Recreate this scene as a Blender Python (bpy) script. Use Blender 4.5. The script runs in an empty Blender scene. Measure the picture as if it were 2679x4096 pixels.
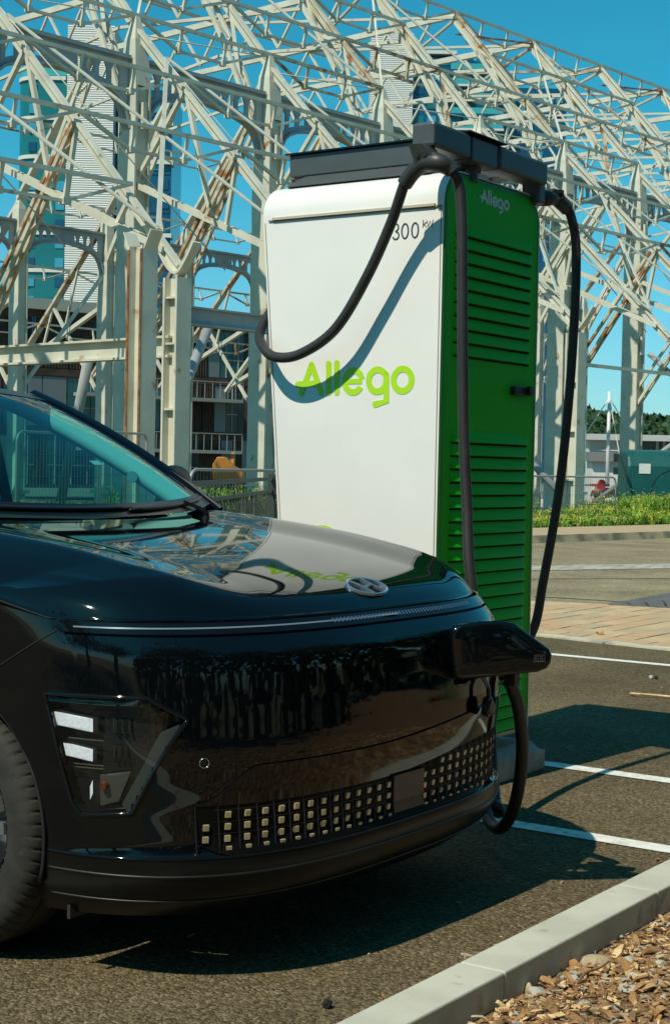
import bpy, bmesh, math, random
import numpy as np
from mathutils import Vector, Matrix
random.seed(7); rng = np.random.default_rng(7)
SC = bpy.context.scene
COL = SC.collection
R = math.radians

# ------------------------------------------------------------------ camera
ROLL, PITCH, YAW, FPX = 0.0205, 0.0288, R(34.6), 6261.0
HC = 1.3
FL = Vector((-math.sin(YAW), math.cos(YAW), 0)); RR = Vector((math.cos(YAW), math.sin(YAW), 0)); ZZ = Vector((0, 0, 1))
FW = FL * math.cos(PITCH) - ZZ * math.sin(PITCH); UP0 = RR.cross(FW)
CR = RR * math.cos(ROLL) + UP0 * math.sin(ROLL); CU = -RR * math.sin(ROLL) + UP0 * math.cos(ROLL)
CAMP = Vector((0, 0, HC))
cd = bpy.data.cameras.new('camera'); cam = bpy.data.objects.new('camera', cd); COL.objects.link(cam)
m = Matrix((CR, CU, -FW)).transposed().to_4x4(); m.translation = CAMP; cam.matrix_world = m
cd.sensor_fit = 'VERTICAL'; cd.sensor_height = 36; cd.lens = FPX / 4096 * 36; cd.clip_start = .05; cd.clip_end = 4000
SC.camera = cam

# ------------------------------------------------------------------ sky, sun, exposure
TOSUN = Vector((-.065, -.82, 1)).normalized()
w = bpy.data.worlds.new("World"); SC.world = w; w.use_nodes = True
nt = w.node_tree; nt.nodes.clear()
o_ = nt.nodes.new('ShaderNodeOutputWorld'); bg = nt.nodes.new('ShaderNodeBackground'); sk = nt.nodes.new('ShaderNodeTexSky')
sk.sky_type = 'NISHITA'; sk.sun_disc = False; sk.sun_elevation = R(50.4); sk.sun_rotation = R(184.5)
sk.altitude = 0; sk.air_density = 1.0; sk.dust_density = .4; sk.ozone_density = 1.2
tint = nt.nodes.new('ShaderNodeMix'); tint.data_type = 'RGBA'; tint.blend_type = 'MULTIPLY'; tint.inputs[0].default_value = 1
tc = nt.nodes.new('ShaderNodeTexCoord'); sx = nt.nodes.new('ShaderNodeSeparateXYZ'); hz_ = nt.nodes.new('ShaderNodeMapRange'); hz_.interpolation_type = 'SMOOTHSTEP'
hz_.inputs[1].default_value = -.02; hz_.inputs[2].default_value = .24; hm = nt.nodes.new('ShaderNodeMix'); hm.data_type = 'RGBA'; hm.inputs[6].default_value = (.56, .98, 1.22, 1); hm.inputs[7].default_value = (.15, 1.04, 1.08, 1)
nt.links.new(tc.outputs['Generated'], sx.inputs[0]); nt.links.new(sx.outputs[2], hz_.inputs[0]); nt.links.new(hz_.outputs[0], hm.inputs[0]); nt.links.new(hm.outputs[2], tint.inputs[7])
nt.links.new(sk.outputs[0], tint.inputs[6]); nt.links.new(tint.outputs[2], bg.inputs[0]); nt.links.new(bg.outputs[0], o_.inputs[0])
bg.inputs[1].default_value = .10
sd = bpy.data.lights.new('sun', 'SUN'); sun = bpy.data.objects.new('sun', sd); COL.objects.link(sun)
sd.energy = 4.2; sd.angle = R(.53); sd.color = (1, .93, .78)
sun.rotation_euler = TOSUN.to_track_quat('Z', 'Y').to_euler(); sun.location = (0, -5, 20)
SC.view_settings.view_transform = 'Standard'; SC.view_settings.look = 'None'; SC.view_settings.gamma = 1
SC.view_settings.use_curve_mapping = False; SC.view_settings.exposure = 0
SC.cycles.max_bounces = 6; SC.cycles.transparent_max_bounces = 12; SC.cycles.caustics_reflective = False; SC.cycles.caustics_refractive = False

# ------------------------------------------------------------------ measuring helpers (photo point -> ray -> real place on a plane)
K_ = 1.72062
def ray(x, y): return FW + CR * ((x * K_ - 2679 / 2) / FPX) + CU * ((2048 - y * K_) / FPX)
def plane(x, y, ax, v):
    d = ray(x, y); t = (v - CAMP[ax]) / d[ax]; return CAMP + d * t
def G(x, y, z=0.): return plane(x, y, 2, z)
def at(x, y, D):
    d = ray(x, y); return CAMP + d * (D / d.dot(FL))
def lev(px, D, z=0.):                      # a point at depth D below/above photo column px, at height z
    p = at(px, 1055, D); return Vector((p.x, p.y, z))

# ------------------------------------------------------------------ materials
MT = {}
def mat(name, base, rough=.6, metal=0., col2=None, vscale=4., vlo=.4, vhi=.62, bump=0., bscale=60., coat=0., spec=.5, col3=None, v3=.7, s3=1.3, detail=5.):
    if name in MT: return MT[name]
    m = bpy.data.materials.new(name); m.use_nodes = True; n = m.node_tree.nodes; l = m.node_tree.links
    b = n['Principled BSDF']; b.inputs['Base Color'].default_value = (*base, 1); b.inputs['Roughness'].default_value = rough
    b.inputs['Metallic'].default_value = metal; b.inputs['Coat Weight'].default_value = coat; b.inputs['Coat Roughness'].default_value = .03
    b.inputs['Specular IOR Level'].default_value = spec
    geo = n.new('ShaderNodeNewGeometry')
    if col2:
        t = n.new('ShaderNodeTexNoise'); t.inputs['Scale'].default_value = vscale; t.inputs['Detail'].default_value = detail
        r = n.new('ShaderNodeValToRGB'); r.color_ramp.elements[0].position = vlo; r.color_ramp.elements[1].position = vhi
        r.color_ramp.elements[0].color = (*base, 1); r.color_ramp.elements[1].color = (*col2, 1)
        l.new(geo.outputs['Position'], t.inputs['Vector']); l.new(t.outputs[0], r.inputs[0]); src = r.outputs[0]
        if col3:
            t2 = n.new('ShaderNodeTexNoise'); t2.inputs['Scale'].default_value = s3; t2.inputs['Detail'].default_value = 8
            r2 = n.new('ShaderNodeValToRGB'); r2.color_ramp.elements[0].position = v3 - .05; r2.color_ramp.elements[1].position = v3 + .04
            r2.color_ramp.elements[0].color = (0, 0, 0, 1); r2.color_ramp.elements[1].color = (1, 1, 1, 1)
            l.new(geo.outputs['Position'], t2.inputs['Vector']); l.new(t2.outputs[0], r2.inputs[0])
            mx = n.new('ShaderNodeMix'); mx.data_type = 'RGBA'; l.new(r2.outputs[0], mx.inputs[0]); l.new(src, mx.inputs[6]); mx.inputs[7].default_value = (*col3, 1)
            src = mx.outputs[2]
        l.new(src, b.inputs['Base Color'])
    if bump:
        t = n.new('ShaderNodeTexNoise'); t.inputs['Scale'].default_value = bscale; t.inputs['Detail'].default_value = 4
        bp = n.new('ShaderNodeBump'); bp.inputs['Strength'].default_value = bump; bp.inputs['Distance'].default_value = .5 / bscale
        l.new(geo.outputs['Position'], t.inputs['Vector']); l.new(t.outputs[0], bp.inputs['Height']); l.new(bp.outputs[0], b.inputs['Normal'])
    MT[name] = m; return m
def asphalt(name, c1, c2, c3, scale, bump):
    m = bpy.data.materials.new(name); m.use_nodes = True; n = m.node_tree.nodes; l = m.node_tree.links
    b = n['Principled BSDF']; b.inputs['Roughness'].default_value = .9; b.inputs['Specular IOR Level'].default_value = .08
    geo = n.new('ShaderNodeNewGeometry')
    nz = n.new('ShaderNodeTexNoise'); nz.inputs['Scale'].default_value = scale * .6; nz.inputs['Detail'].default_value = 3
    va = n.new('ShaderNodeVectorMath'); va.operation = 'SCALE'; va.inputs[3].default_value = .6 / scale
    vb = n.new('ShaderNodeVectorMath'); vb.operation = 'ADD'
    l.new(geo.outputs['Position'], nz.inputs['Vector']); l.new(nz.outputs['Color'], va.inputs[0]); l.new(geo.outputs['Position'], vb.inputs[0]); l.new(va.outputs[0], vb.inputs[1])
    vo = n.new('ShaderNodeTexVoronoi'); vo.inputs['Scale'].default_value = scale; l.new(vb.outputs[0], vo.inputs['Vector'])
    sep = n.new('ShaderNodeSeparateColor'); l.new(vo.outputs['Color'], sep.inputs[0])
    r = n.new('ShaderNodeValToRGB'); e = r.color_ramp.elements; e[0].position = 0; e[0].color = (*c1, 1); e[1].position = .8; e[1].color = (*c2, 1)
    x = r.color_ramp.elements.new(1.); x.color = (*c3, 1); l.new(sep.outputs[0], r.inputs[0])
    big = n.new('ShaderNodeTexNoise'); big.inputs['Scale'].default_value = 1.1; big.inputs['Detail'].default_value = 6
    l.new(geo.outputs['Position'], big.inputs['Vector'])
    br = n.new('ShaderNodeMapRange'); br.inputs[1].default_value = .3; br.inputs[2].default_value = .7; br.inputs[3].default_value = .78; br.inputs[4].default_value = 1.2
    l.new(big.outputs[0], br.inputs[0])
    mx = n.new('ShaderNodeMix'); mx.data_type = 'RGBA'; mx.blend_type = 'MULTIPLY'; mx.inputs[0].default_value = 1
    l.new(r.outputs[0], mx.inputs[6]); l.new(br.outputs[0], mx.inputs[7])
    st_ = n.new('ShaderNodeTexNoise'); st_.inputs['Scale'].default_value = .55; st_.inputs['Detail'].default_value = 3; sr = n.new('ShaderNodeMapRange'); sr.inputs[1].default_value = .60; sr.inputs[2].default_value = .70; sr.inputs[3].default_value = 1; sr.inputs[4].default_value = .74
    m3 = n.new('ShaderNodeMix'); m3.data_type = 'RGBA'; m3.blend_type = 'MULTIPLY'; m3.inputs[0].default_value = 1; l.new(geo.outputs['Position'], st_.inputs['Vector']); l.new(st_.outputs[0], sr.inputs[0]); l.new(mx.outputs[2], m3.inputs[6]); l.new(sr.outputs[0], m3.inputs[7]); l.new(m3.outputs[2], b.inputs['Base Color'])
    inv = n.new('ShaderNodeMath'); inv.operation = 'SUBTRACT'; inv.inputs[0].default_value = 1; l.new(vo.outputs['Distance'], inv.inputs[1])
    ad = n.new('ShaderNodeMath'); ad.operation = 'MULTIPLY_ADD'; l.new(sep.outputs[1], ad.inputs[0]); ad.inputs[1].default_value = .7; l.new(inv.outputs[0], ad.inputs[2])
    bp = n.new('ShaderNodeBump'); bp.inputs['Strength'].default_value = bump; bp.inputs['Distance'].default_value = .5 / scale
    l.new(ad.outputs[0], bp.inputs['Height']); l.new(bp.outputs[0], b.inputs['Normal'])
    MT[name] = m; return m
def glass(name, col, gl=.05, rough=0.):
    m = bpy.data.materials.new(name); m.use_nodes = True; n = m.node_tree.nodes; l = m.node_tree.links; n.clear()
    o = n.new('ShaderNodeOutputMaterial'); mx = n.new('ShaderNodeMixShader'); t = n.new('ShaderNodeBsdfTransparent'); g = n.new('ShaderNodeBsdfGlossy')
    g.inputs['Roughness'].default_value = rough
    ge = n.new('ShaderNodeNewGeometry'); dt = n.new('ShaderNodeVectorMath'); dt.operation = 'DOT_PRODUCT'; ab = n.new('ShaderNodeMath'); ab.operation = 'ABSOLUTE'; om = n.new('ShaderNodeMath'); om.operation = 'SUBTRACT'; om.inputs[0].default_value = 1
    pw = n.new('ShaderNodeMath'); pw.operation = 'POWER'; pw.inputs[1].default_value = 5; f = n.new('ShaderNodeMath'); f.operation = 'MULTIPLY_ADD'; f.inputs[1].default_value = .95; f.inputs[2].default_value = .045
    l.new(ge.outputs['Normal'], dt.inputs[0]); l.new(ge.outputs['Incoming'], dt.inputs[1]); l.new(dt.outputs['Value'], ab.inputs[0]); l.new(ab.outputs[0], om.inputs[1]); l.new(om.outputs[0], pw.inputs[0]); l.new(pw.outputs[0], f.inputs[0])
    t.inputs[0].default_value = (*col, 1); l.new(f.outputs[0], mx.inputs[0]); l.new(t.outputs[0], mx.inputs[1]); l.new(g.outputs[0], mx.inputs[2]); l.new(mx.outputs[0], o.inputs[0])
    MT[name] = m; return m
STEEL = mat('painted_steel', (.64, .62, .50), .55, 0, (.54, .52, .42), 1.7, .42, .66, .15, 25, col3=(.36, .20, .08), v3=.70, s3=2.6)
STEELR = mat('rusty_steel', (.58, .54, .42), .6, 0, (.46, .36, .22), 1.9, .42, .6, .2, 25, col3=(.30, .12, .04), v3=.58, s3=2.4)
STEELB = mat('grey_blue_steel', (.36, .39, .39), .6, 0, (.29, .32, .33), 2., .4, .65, .1, 20)
RED = mat('red_lead', (.42, .10, .04), .7, 0, (.5, .4, .3), 3., .5, .6)
WHITE = mat('white_panel', (.80, .79, .74), .42, 0, (.77, .765, .725), 3., .4, .6, spec=.4)
GREEN = mat('green_panel', (.020, .46, .008), .5, 0, (.022, .48, .010), 3., .3, .7, .06, 400, spec=.15)
GREEND = mat('green_rim', (.010, .20, .010), .4)
LIME = mat('lime_print', (.42, .74, .012), .45)
PRINTW = mat('pale_print', (.55, .68, .62), .45)
PRINTD = mat('dark_print', (.05, .05, .055), .5)
ANTH = mat('anthracite', (.075, .085, .088), .42, 0, (.066, .076, .08), 8, .4, .6, .06, 500)
RUBBER = mat('black_rubber', (.022, .021, .019), .5, 0, (.032, .030, .026), 12, .4, .65, .08, 120)
PLAST = mat('black_plastic', (.010, .010, .010), .42, 0, (.014, .014, .014), 10, .4, .6, .1, 300)
GLOSSB = mat('gloss_black', (.004, .004, .005), .06, spec=.4)
PAINT = mat('black_paint', (.002, .003, .004), .035, .0, spec=.45)
CHROME = mat('satin_metal', (.62, .64, .66), .22, 1.)
PIX = mat('pixel_metal', (.62, .50, .32), .4, .5)
CONC = mat('concrete', (.37, .355, .30), .85, 0, (.27, .26, .22), 14, .4, .65, .5, 180)
KERBM = mat('kerb_concrete', (.58, .565, .46), .85, 0, (.49, .475, .38), 6, .38, .65, .4, 260, col3=(.32, .29, .21), v3=.68, s3=9.)
BLACK = mat('dark_void', (.006, .006, .006), .8)

# ------------------------------------------------------------------ mesh helpers
class MB:
    def __init__(s): s.v = []; s.f = []; s.m = []
    def add(s, V, F, m=0):
        b = len(s.v); s.v += [tuple(p) for p in V]; s.f += [tuple(i + b for i in f) for f in F]; s.m += [m] * len(F); return s
    def box(s, c, d, ax=None, m=0):
        c = Vector(c); X, Y, Z = ax or (Vector((1, 0, 0)), Vector((0, 1, 0)), Vector((0, 0, 1)))
        V = [c + X * (d[0] / 2 * i) + Y * (d[1] / 2 * j) + Z * (d[2] / 2 * k) for k in (-1, 1) for j in (-1, 1) for i in (-1, 1)]
        return s.add(V, [(0, 2, 3, 1), (4, 5, 7, 6), (0, 1, 5, 4), (2, 6, 7, 3), (0, 4, 6, 2), (1, 3, 7, 5)], m)
    def bar(s, a, b, w, h=None, up=ZZ, m=0, w2=None):
        a = Vector(a); b = Vector(b); h = h or w; d = (b - a).normalized(); u = Vector(up)
        if abs(d.dot(u.normalized())) > .98: u = RR
        sd = d.cross(u).normalized(); u = sd.cross(d); w2 = w2 or w
        V = [a + sd * (w / 2 * i) + u * (h / 2 * j) for i, j in ((-1, -1), (1, -1), (1, 1), (-1, 1))] + [b + sd * (w2 / 2 * i) + u * (h / 2 * j) for i, j in ((-1, -1), (1, -1), (1, 1), (-1, 1))]
        return s.add(V, [(3, 2, 1, 0), (4, 5, 6, 7), (0, 1, 5, 4), (1, 2, 6, 5), (2, 3, 7, 6), (3, 0, 4, 7)], m)
    def tube(s, P, r, n=10, m=0, closed=False):
        P = [Vector(p) for p in P]; N = len(P); rs = r if isinstance(r, (list, tuple)) else [r] * N; u = None; V = []
        for i in range(N):
            d = (P[(i + 1) % N if closed else min(i + 1, N - 1)] - P[(i - 1) % N if closed else max(i - 1, 0)]).normalized()
            if u is None: u = d.orthogonal().normalized()
            u = (u - d * u.dot(d)).normalized(); q = d.cross(u)
            V += [P[i] + (u * math.cos(2 * math.pi * k / n) + q * math.sin(2 * math.pi * k / n)) * rs[i] for k in range(n)]
        F = [(i * n + k, i * n + (k + 1) % n, ((i + 1) % N) * n + (k + 1) % n, ((i + 1) % N) * n + k) for i in range(N if closed else N - 1) for k in range(n)]
        if not closed: F += [tuple(range(n - 1, -1, -1)), tuple((N - 1) * n + k for k in range(n))]
        return s.add(V, F, m)
    def cyl(s, a, b, r, r2=None, n=16, m=0): return s.tube([a, b], [r, r if r2 is None else r2], n, m)
    def prism(s, poly, n, m=0):                # polygon of 3-D points extruded by vector n
        P = [Vector(p) for p in poly]; n = Vector(n); k = len(P)
        return s.add(P + [p + n for p in P], [tuple(range(k - 1, -1, -1)), tuple(range(k, 2 * k))] + [(i, (i + 1) % k, (i + 1) % k + k, i + k) for i in range(k)], m)
    def grid(s, rows, m=0, flip=False):
        nr, nc = len(rows), len(rows[0]); V = [p for r_ in rows for p in r_]
        F = [(i * nc + j, i * nc + j + 1, (i + 1) * nc + j + 1, (i + 1) * nc + j) for i in range(nr - 1) for j in range(nc - 1)]
        return s.add(V, [f[::-1] for f in F] if flip else F, m)
    def slab(s, rows, off, m=0):               # two grids (front, front+off) joined at their rims
        nr, nc = len(rows), len(rows[0])
        back = [[Vector(p) + (off[i][j] if isinstance(off, list) else Vector(off)) for j, p in enumerate(r_)] for i, r_ in enumerate(rows)]
        V = [p for r_ in rows for p in r_] + [p for r_ in back for p in r_]; N = nr * nc
        F = []
        for i in range(nr - 1):
            for j in range(nc - 1):
                q = (i * nc + j, i * nc + j + 1, (i + 1) * nc + j + 1, (i + 1) * nc + j); F += [q, tuple(x + N for x in q[::-1])]
        rim = [j for j in range(nc)] + [i * nc + nc - 1 for i in range(1, nr)] + [(nr - 1) * nc + j for j in range(nc - 2, -1, -1)] + [i * nc for i in range(nr - 2, 0, -1)]
        F += [(rim[i], rim[i] + N, rim[(i + 1) % len(rim)] + N, rim[(i + 1) % len(rim)]) for i in range(len(rim))]
        return s.add(V, F, m)
    def stroke(s, P, wd, o, U, Vv, t=.0012, closed=False, cap=True, m=0):   # flat round-ended pen line in the plane (o,U,V)
        P = [Vector((p[0], p[1])) for p in P]; N = len(P); L = []; Rr = []
        for i in range(N):
            a = P[(i - 1) % N] if closed or i else P[0]; b = P[(i + 1) % N] if closed or i < N - 1 else P[-1]
            d = (b - a).normalized(); nn = Vector((-d.y, d.x)); k = 1.
            if 0 < i < N - 1 or closed:
                d1 = (P[i] - P[(i - 1) % N]).normalized(); k = 1 / max(.5, abs(Vector((-d1.y, d1.x)).dot(nn)))
            L.append(P[i] + nn * wd / 2 * k); Rr.append(P[i] - nn * wd / 2 * k)
        up = U.cross(Vv).normalized() * t
        def quad(a, b, c, d):
            V = [o + U * q.x + Vv * q.y for q in (a, b, c, d)]; s.prism(V, up, m)
        for i in range(N if closed else N - 1): quad(Rr[i], Rr[(i + 1) % N], L[(i + 1) % N], L[i])
        if cap and not closed:
            for e, q in ((P[0], P[1]), (P[-1], P[-2])):
                d = (e - q).normalized(); nn = Vector((-d.y, d.x))
                s.prism([o + U * z.x + Vv * z.y for z in [e + (nn * math.cos(a) + d * math.sin(a)) * wd / 2 for a in np.linspace(0, math.pi, 9)]][::-1], up * .98, m)
        return s
    def build(s, name, mats, parent=None, smooth=False, **props):
        me = bpy.data.meshes.new(name); V = np.array(s.v, float).reshape(-1, 3)
        if parent is not None: org = Vector(origin(parent))
        else:
            lo, hi = V.min(0), V.max(0); org = Vector(((lo[0] + hi[0]) / 2, (lo[1] + hi[1]) / 2, lo[2]))
        me.from_pydata((V - np.array(org)).tolist(), [], s.f)
        for mm in (mats if isinstance(mats, (list, tuple)) else [mats]): me.materials.append(mm)
        me.polygons.foreach_set('material_index', s.m)
        if smooth: me.polygons.foreach_set('use_smooth', [True] * len(s.f))
        me.update()
        o = bpy.data.objects.new(name, me); COL.objects.link(o)
        if parent is not None: o.parent = parent
        else: o.location = org
        if smooth and smooth is not True:
            try: me.set_sharp_from_angle(angle=R(smooth))
            except Exception: pass
        for k, v in props.items(): o[k] = v
        return o
def origin(o):
    p = Vector((0, 0, 0))
    while o is not None: p += o.location; o = o.parent
    return p
def thing(name, label, cat, loc, group=None):
    o = bpy.data.objects.new(name, None); COL.objects.link(o); o.location = loc; o.empty_display_size = .2
    o['label'] = label; o['category'] = cat
    if group: o['group'] = group
    return o
def tag(o, label, cat, group=None):
    o['label'] = label; o['category'] = cat
    if group: o['group'] = group
    return o
def inst(src, name, loc, parent=None, rot=None, scale=None):          # same mesh, new object
    o = bpy.data.objects.new(name, src.data if hasattr(src, 'data') else src); COL.objects.link(o)
    if parent is not None: o.parent = parent; loc = Vector(loc) - origin(parent)
    o.location = loc
    if rot is not None: o.rotation_euler = rot
    if scale is not None: o.scale = scale
    return o
def smoothpath(P, n=8):
    P = [Vector(p) for p in P]; Q = [P[0] * 2 - P[1]] + P + [P[-1] * 2 - P[-2]]; out = []
    for i in range(1, len(Q) - 2):
        for k in range(n):
            t = k / n; a, b, c, d = Q[i - 1:i + 3]
            out.append(.5 * ((2 * b) + (c - a) * t + (2 * a - 5 * b + 4 * c - d) * t * t + (3 * b - a - 3 * c + d) * t ** 3))
    return out + [P[-1]]
def bevel(o, wd, seg=2, ang=30):
    md = o.modifiers.new('bevel', 'BEVEL'); md.width = wd; md.segments = seg; md.limit_method = 'ANGLE'; md.angle_limit = R(ang); md.harden_normals = False
    return o
def sheet(name, pts, mt, z, kind='structure', **k):
    b = MB(); b.add([(p[0], p[1], z) for p in pts], [tuple(range(len(pts)))]); o = b.build(name, mt)
    if o.data.polygons[0].normal.z < 0: o.data.flip_normals()
    o['kind'] = kind; return o

# ------------------------------------------------------------------ ground, road, kerbs
asphalt('car_park_asphalt', (.066, .050, .027), (.195, .150, .082), (.28, .23, .145), 125, 1.1)
asphalt('road_asphalt', (.20, .165, .10), (.34, .285, .175), (.46, .40, .27), 60, .7)
P0 = Vector((-13.1, 25.3, 0)); DD = Vector((.134, .991, 0)).normalized(); NN = Vector((-DD.y, DD.x, 0))
def Q(u, v, z=0.): p = P0 + DD * u + NN * v; return Vector((p.x, p.y, z))
EARTH = mat('dry_earth', (.20, .16, .09), .95, 0, (.10, .12, .035), 1.2, .4, .6, .6, 8, col3=(.30, .25, .17), v3=.6, s3=.6)
sheet('harbour_ground', [(-1500, -600), (700, -600), (900, 1500), (-1500, 1500)], mat('quay_ground', (.16, .15, .12), .95, 0, (.22, .2, .15), .05), -.9)
sheet('site_ground', [Q(-60, 45), Q(-60, -60), Q(60, -60), Q(60, 12.95), Q(16, 12.95), Q(3, 45)], EARTH, -.03)
sheet('road', [Q(-60, 0), Q(-60, -16), Q(60, -16), Q(60, 0)], MT['road_asphalt'], -.008)
car_park = sheet('car_park', [(-40, -14), (-1.87, -14), (-1.87, 10.82), (-4.0, 10.85), (-5.7, 11.03), (-12, 11.9), (-40, 14)], MT['car_park_asphalt'], 0)
# far pavement: edge kerb, footway, verge
b = MB(); b.add([Q(-60, .14, .12), Q(60, .14, .12), Q(60, 2.45, .12), Q(-60, 2.45, .12)], [(0, 1, 2, 3)]); o = b.build('footway', mat('tan_footway', (.48, .36, .21), .9, 0, (.42, .32, .19), 3, .4, .65, .3, 40)); o['kind'] = 'structure'
if o.data.polygons[0].normal.z < 0: o.data.flip_normals()
kerb_far = thing('kerb', 'weathered grey kerb along the far side of the road', 'kerb', Q(0, 0)); kerb_far['kind'] = 'structure'; del kerb_far['label']; del kerb_far['category']
KM = mat('old_kerb', (.36, .30, .17), .9, 0, (.14, .13, .085), 2.5, .42, .6, .5, 60)
for i in range(-9, 22):
    MB().prism([Q(i * 1.52 + .01, 0, -.05), Q(i * 1.52 + 1.51, 0, -.05), Q(i * 1.52 + 1.51, .085, .125 + .004 * math.sin(i * 3.1)), Q(i * 1.52 + .01, .085, .125 + .004 * math.sin(i * 3.1))], NN * .07).build('kerbstone', KM, kerb_far)
sheet('verge', [Q(-60, 2.4), Q(60, 2.4), Q(60, 12.9), Q(-60, 12.9)], EARTH, .1)
# setts strip between the lanes
setts = thing('sett_strip', '', '', Q(0, -4)); setts['kind'] = 'structure'; del setts['label']; del setts['category']
SM = mat('pale_setts', (.50, .475, .40), .85, 0, (.38, .36, .30), 3, .4, .6, .5, 40)
sb = MB(); sb.box((0, 0, 0), (.215, .10, .05)); smesh = None
a0, a1 = G(1240, 1326), G(1557, 1321); c0, c1 = G(1240, 1311), G(1557, 1297)
cnt = 0; MBs = MB(); _q = (a1 - a0).normalized(); _n = _q.cross(ZZ) * -1; sheet('sett_bed', [a0 - _q * 8, a0 + _q * 20, a0 + _q * 20 + _n * .86, a0 - _q * 8 + _n * .86], mat('sett_joint', (.13, .11, .06), .95), -.004)
SMS = [SM, mat('pale_setts_b', (.56, .53, .44), .85, 0, (.44, .42, .35), 3, .4, .6, .5, 40), mat('pale_setts_c', (.43, .40, .33), .85, 0, (.5, .47, .38), 3, .4, .6, .5, 40)]
for i in range(-24, 62):
    for j in range(6):
        jj = j + .5; u = i * .30 + (.15 if j % 2 else 0); wv = .84 / 6
        t = (u) / 2.1; base = a0 + (a1 - a0).normalized() * u + (a1 - a0).normalized().cross(ZZ) * -(jj * wv * 1.0)
        p = base; dz = random.uniform(-.004, .006); L = random.uniform(.235, .262)
        ax = (a1 - a0).normalized(); pr = (p - CAMP)
        inview = -1 < u < 4.2
        if inview and cnt < 290:
            bb = MB(); bb.box((p.x, p.y, -.0225 + dz * .4), (L, wv - .026, .05), (ax, ax.cross(ZZ) * -1, ZZ)); bb.build('sett', SMS[(i * 7 + j * 3) % 3], setts); cnt += 1
        elif i % 1 == 0: MBs.box((p.x, p.y, -.0225 + dz * .4), (L, wv - .022, .05), (ax, ax.cross(ZZ) * -1, ZZ))
o = MBs.build('setts', SM, setts); o['kind'] = 'stuff'
# tar seams on the road
for n_, (A, B_, wd) in enumerate((((1236, 1345), (1557, 1344), .05), ((1240, 1385), (1405, 1395), .05), ((1405, 1395), (1452, 1399), .05))):
    A, B_ = G(*A), G(*B_); q = (B_ - A).normalized().cross(ZZ) * wd / 2; o = sheet('tar_seam', [A - q, B_ - q, B_ + q, A + q], mat('tar', (.05, .05, .045), .6), -.004)
# brick paving
brickp = thing('brick_paving', '', '', (-6, 12.5, 0)); brickp['kind'] = 'structure'; del brickp['label']; del brickp['category']
BM = [mat('brick_terracotta', (.56, .36, .195), .9, 0, (.49, .33, .185), 9, .4, .65, .4, 120), mat('brick_buff', (.60, .43, .23), .9, 0, (.52, .38, .21), 9, .4, .65, .4, 120), mat('brick_grey', (.44, .345, .205), .9, 0, (.48, .37, .215), 9, .4, .65, .4, 120)]
def near_edge(x): return 11.16 + (x + 5.765) * -.163 + .06
def far_edge(x): return 13.90 + (x + 7.146) * .285
sheet('paving_bed', [(-11, near_edge(-11) - .1), (-3, near_edge(-3) - .1), (-3, far_edge(-3)), (-11, far_edge(-11))], mat('joint_sand', (.13, .105, .065), .95), -.002)
for i in range(-5, 36):
    x = -3.4 - i * .205; y = near_edge(x) - .4 + (i % 2) * .2
    while y < far_edge(x) + .1:
        y0, y1 = max(y + .004, near_edge(x)), min(y + .40, far_edge(x))
        if y1 - y0 > .04:
            bb = MB(); dz = random.uniform(0, .005); bb.box((x, (y0 + y1) / 2, -.012 + dz), (.196, y1 - y0, .04)); bb.build('brick', BM[random.choice((0, 0, 0, 1, 1, 2))], brickp)
        y += .406
b = MB()
for k in range(9):
    x0, x1 = -3.2 - k * .92, -3.2 - k * .92 - .91
    e0, e1 = near_edge(x0) - .02, near_edge(x1) - .02
    b = MB(); b.prism([(x0, e0, -.03), (x1, e1, -.03), (x1, e1 - .16, -.03), (x0, e0 - .16, -.03)], (0, 0, .042)); b.build('edging_block', mat('pale_edging', (.62, .56, .40), .9, 0, (.38, .35, .27), 5, .4, .6, .4, 60), brickp)
for k in range(9):
    x0, x1 = -3.2 - k * .92, -3.2 - k * .92 - .91
    b = MB(); b.prism([(x0, far_edge(x0), -.03), (x1, far_edge(x1), -.03), (x1, far_edge(x1) + .1, -.03), (x0, far_edge(x0) + .1, -.03)], (0, 0, .035)); b.build('edging_block', MT['pale_edging'], brickp)
DS = mat('dark_setts', (.10, .105, .10), .8, 0, (.14, .14, .125), 6, .4, .6, .4, 60)
for k, (A, B_) in enumerate((((1412, 1409), (1447, 1402)), ((1449, 1403), (1488, 1395)), ((1490, 1395), (1530, 1387)), ((1532, 1387), (1600, 1376)))):
    a, c = G(*A), G(*B_); a2, c2 = G(A[0] + 14, 1410 + 2 * k), G(B_[0] + 20, 1412 + 2 * k)
    MB().prism([(q.x, q.y, -.005) for q in (a, c, c2, a2)], (0, 0, .03)).build('dark_paver', DS, brickp)
# bay markings
PM = mat('road_paint', (.86, .85, .76), .7, 0, (.60, .60, .54), 22, .42, .72, .6, 95, col3=(.16, .15, .125), v3=.66, s3=30)
for y, wd in ((10.0, .10), (6.235, .10), (5.09, .10), (2.45, .10)):
    sheet('bay_marking', [(-8.3, y - wd / 2), (-1.89, y - wd / 2), (-1.89, y + wd / 2), (-8.3, y + wd / 2)], PM, .004)
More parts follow.
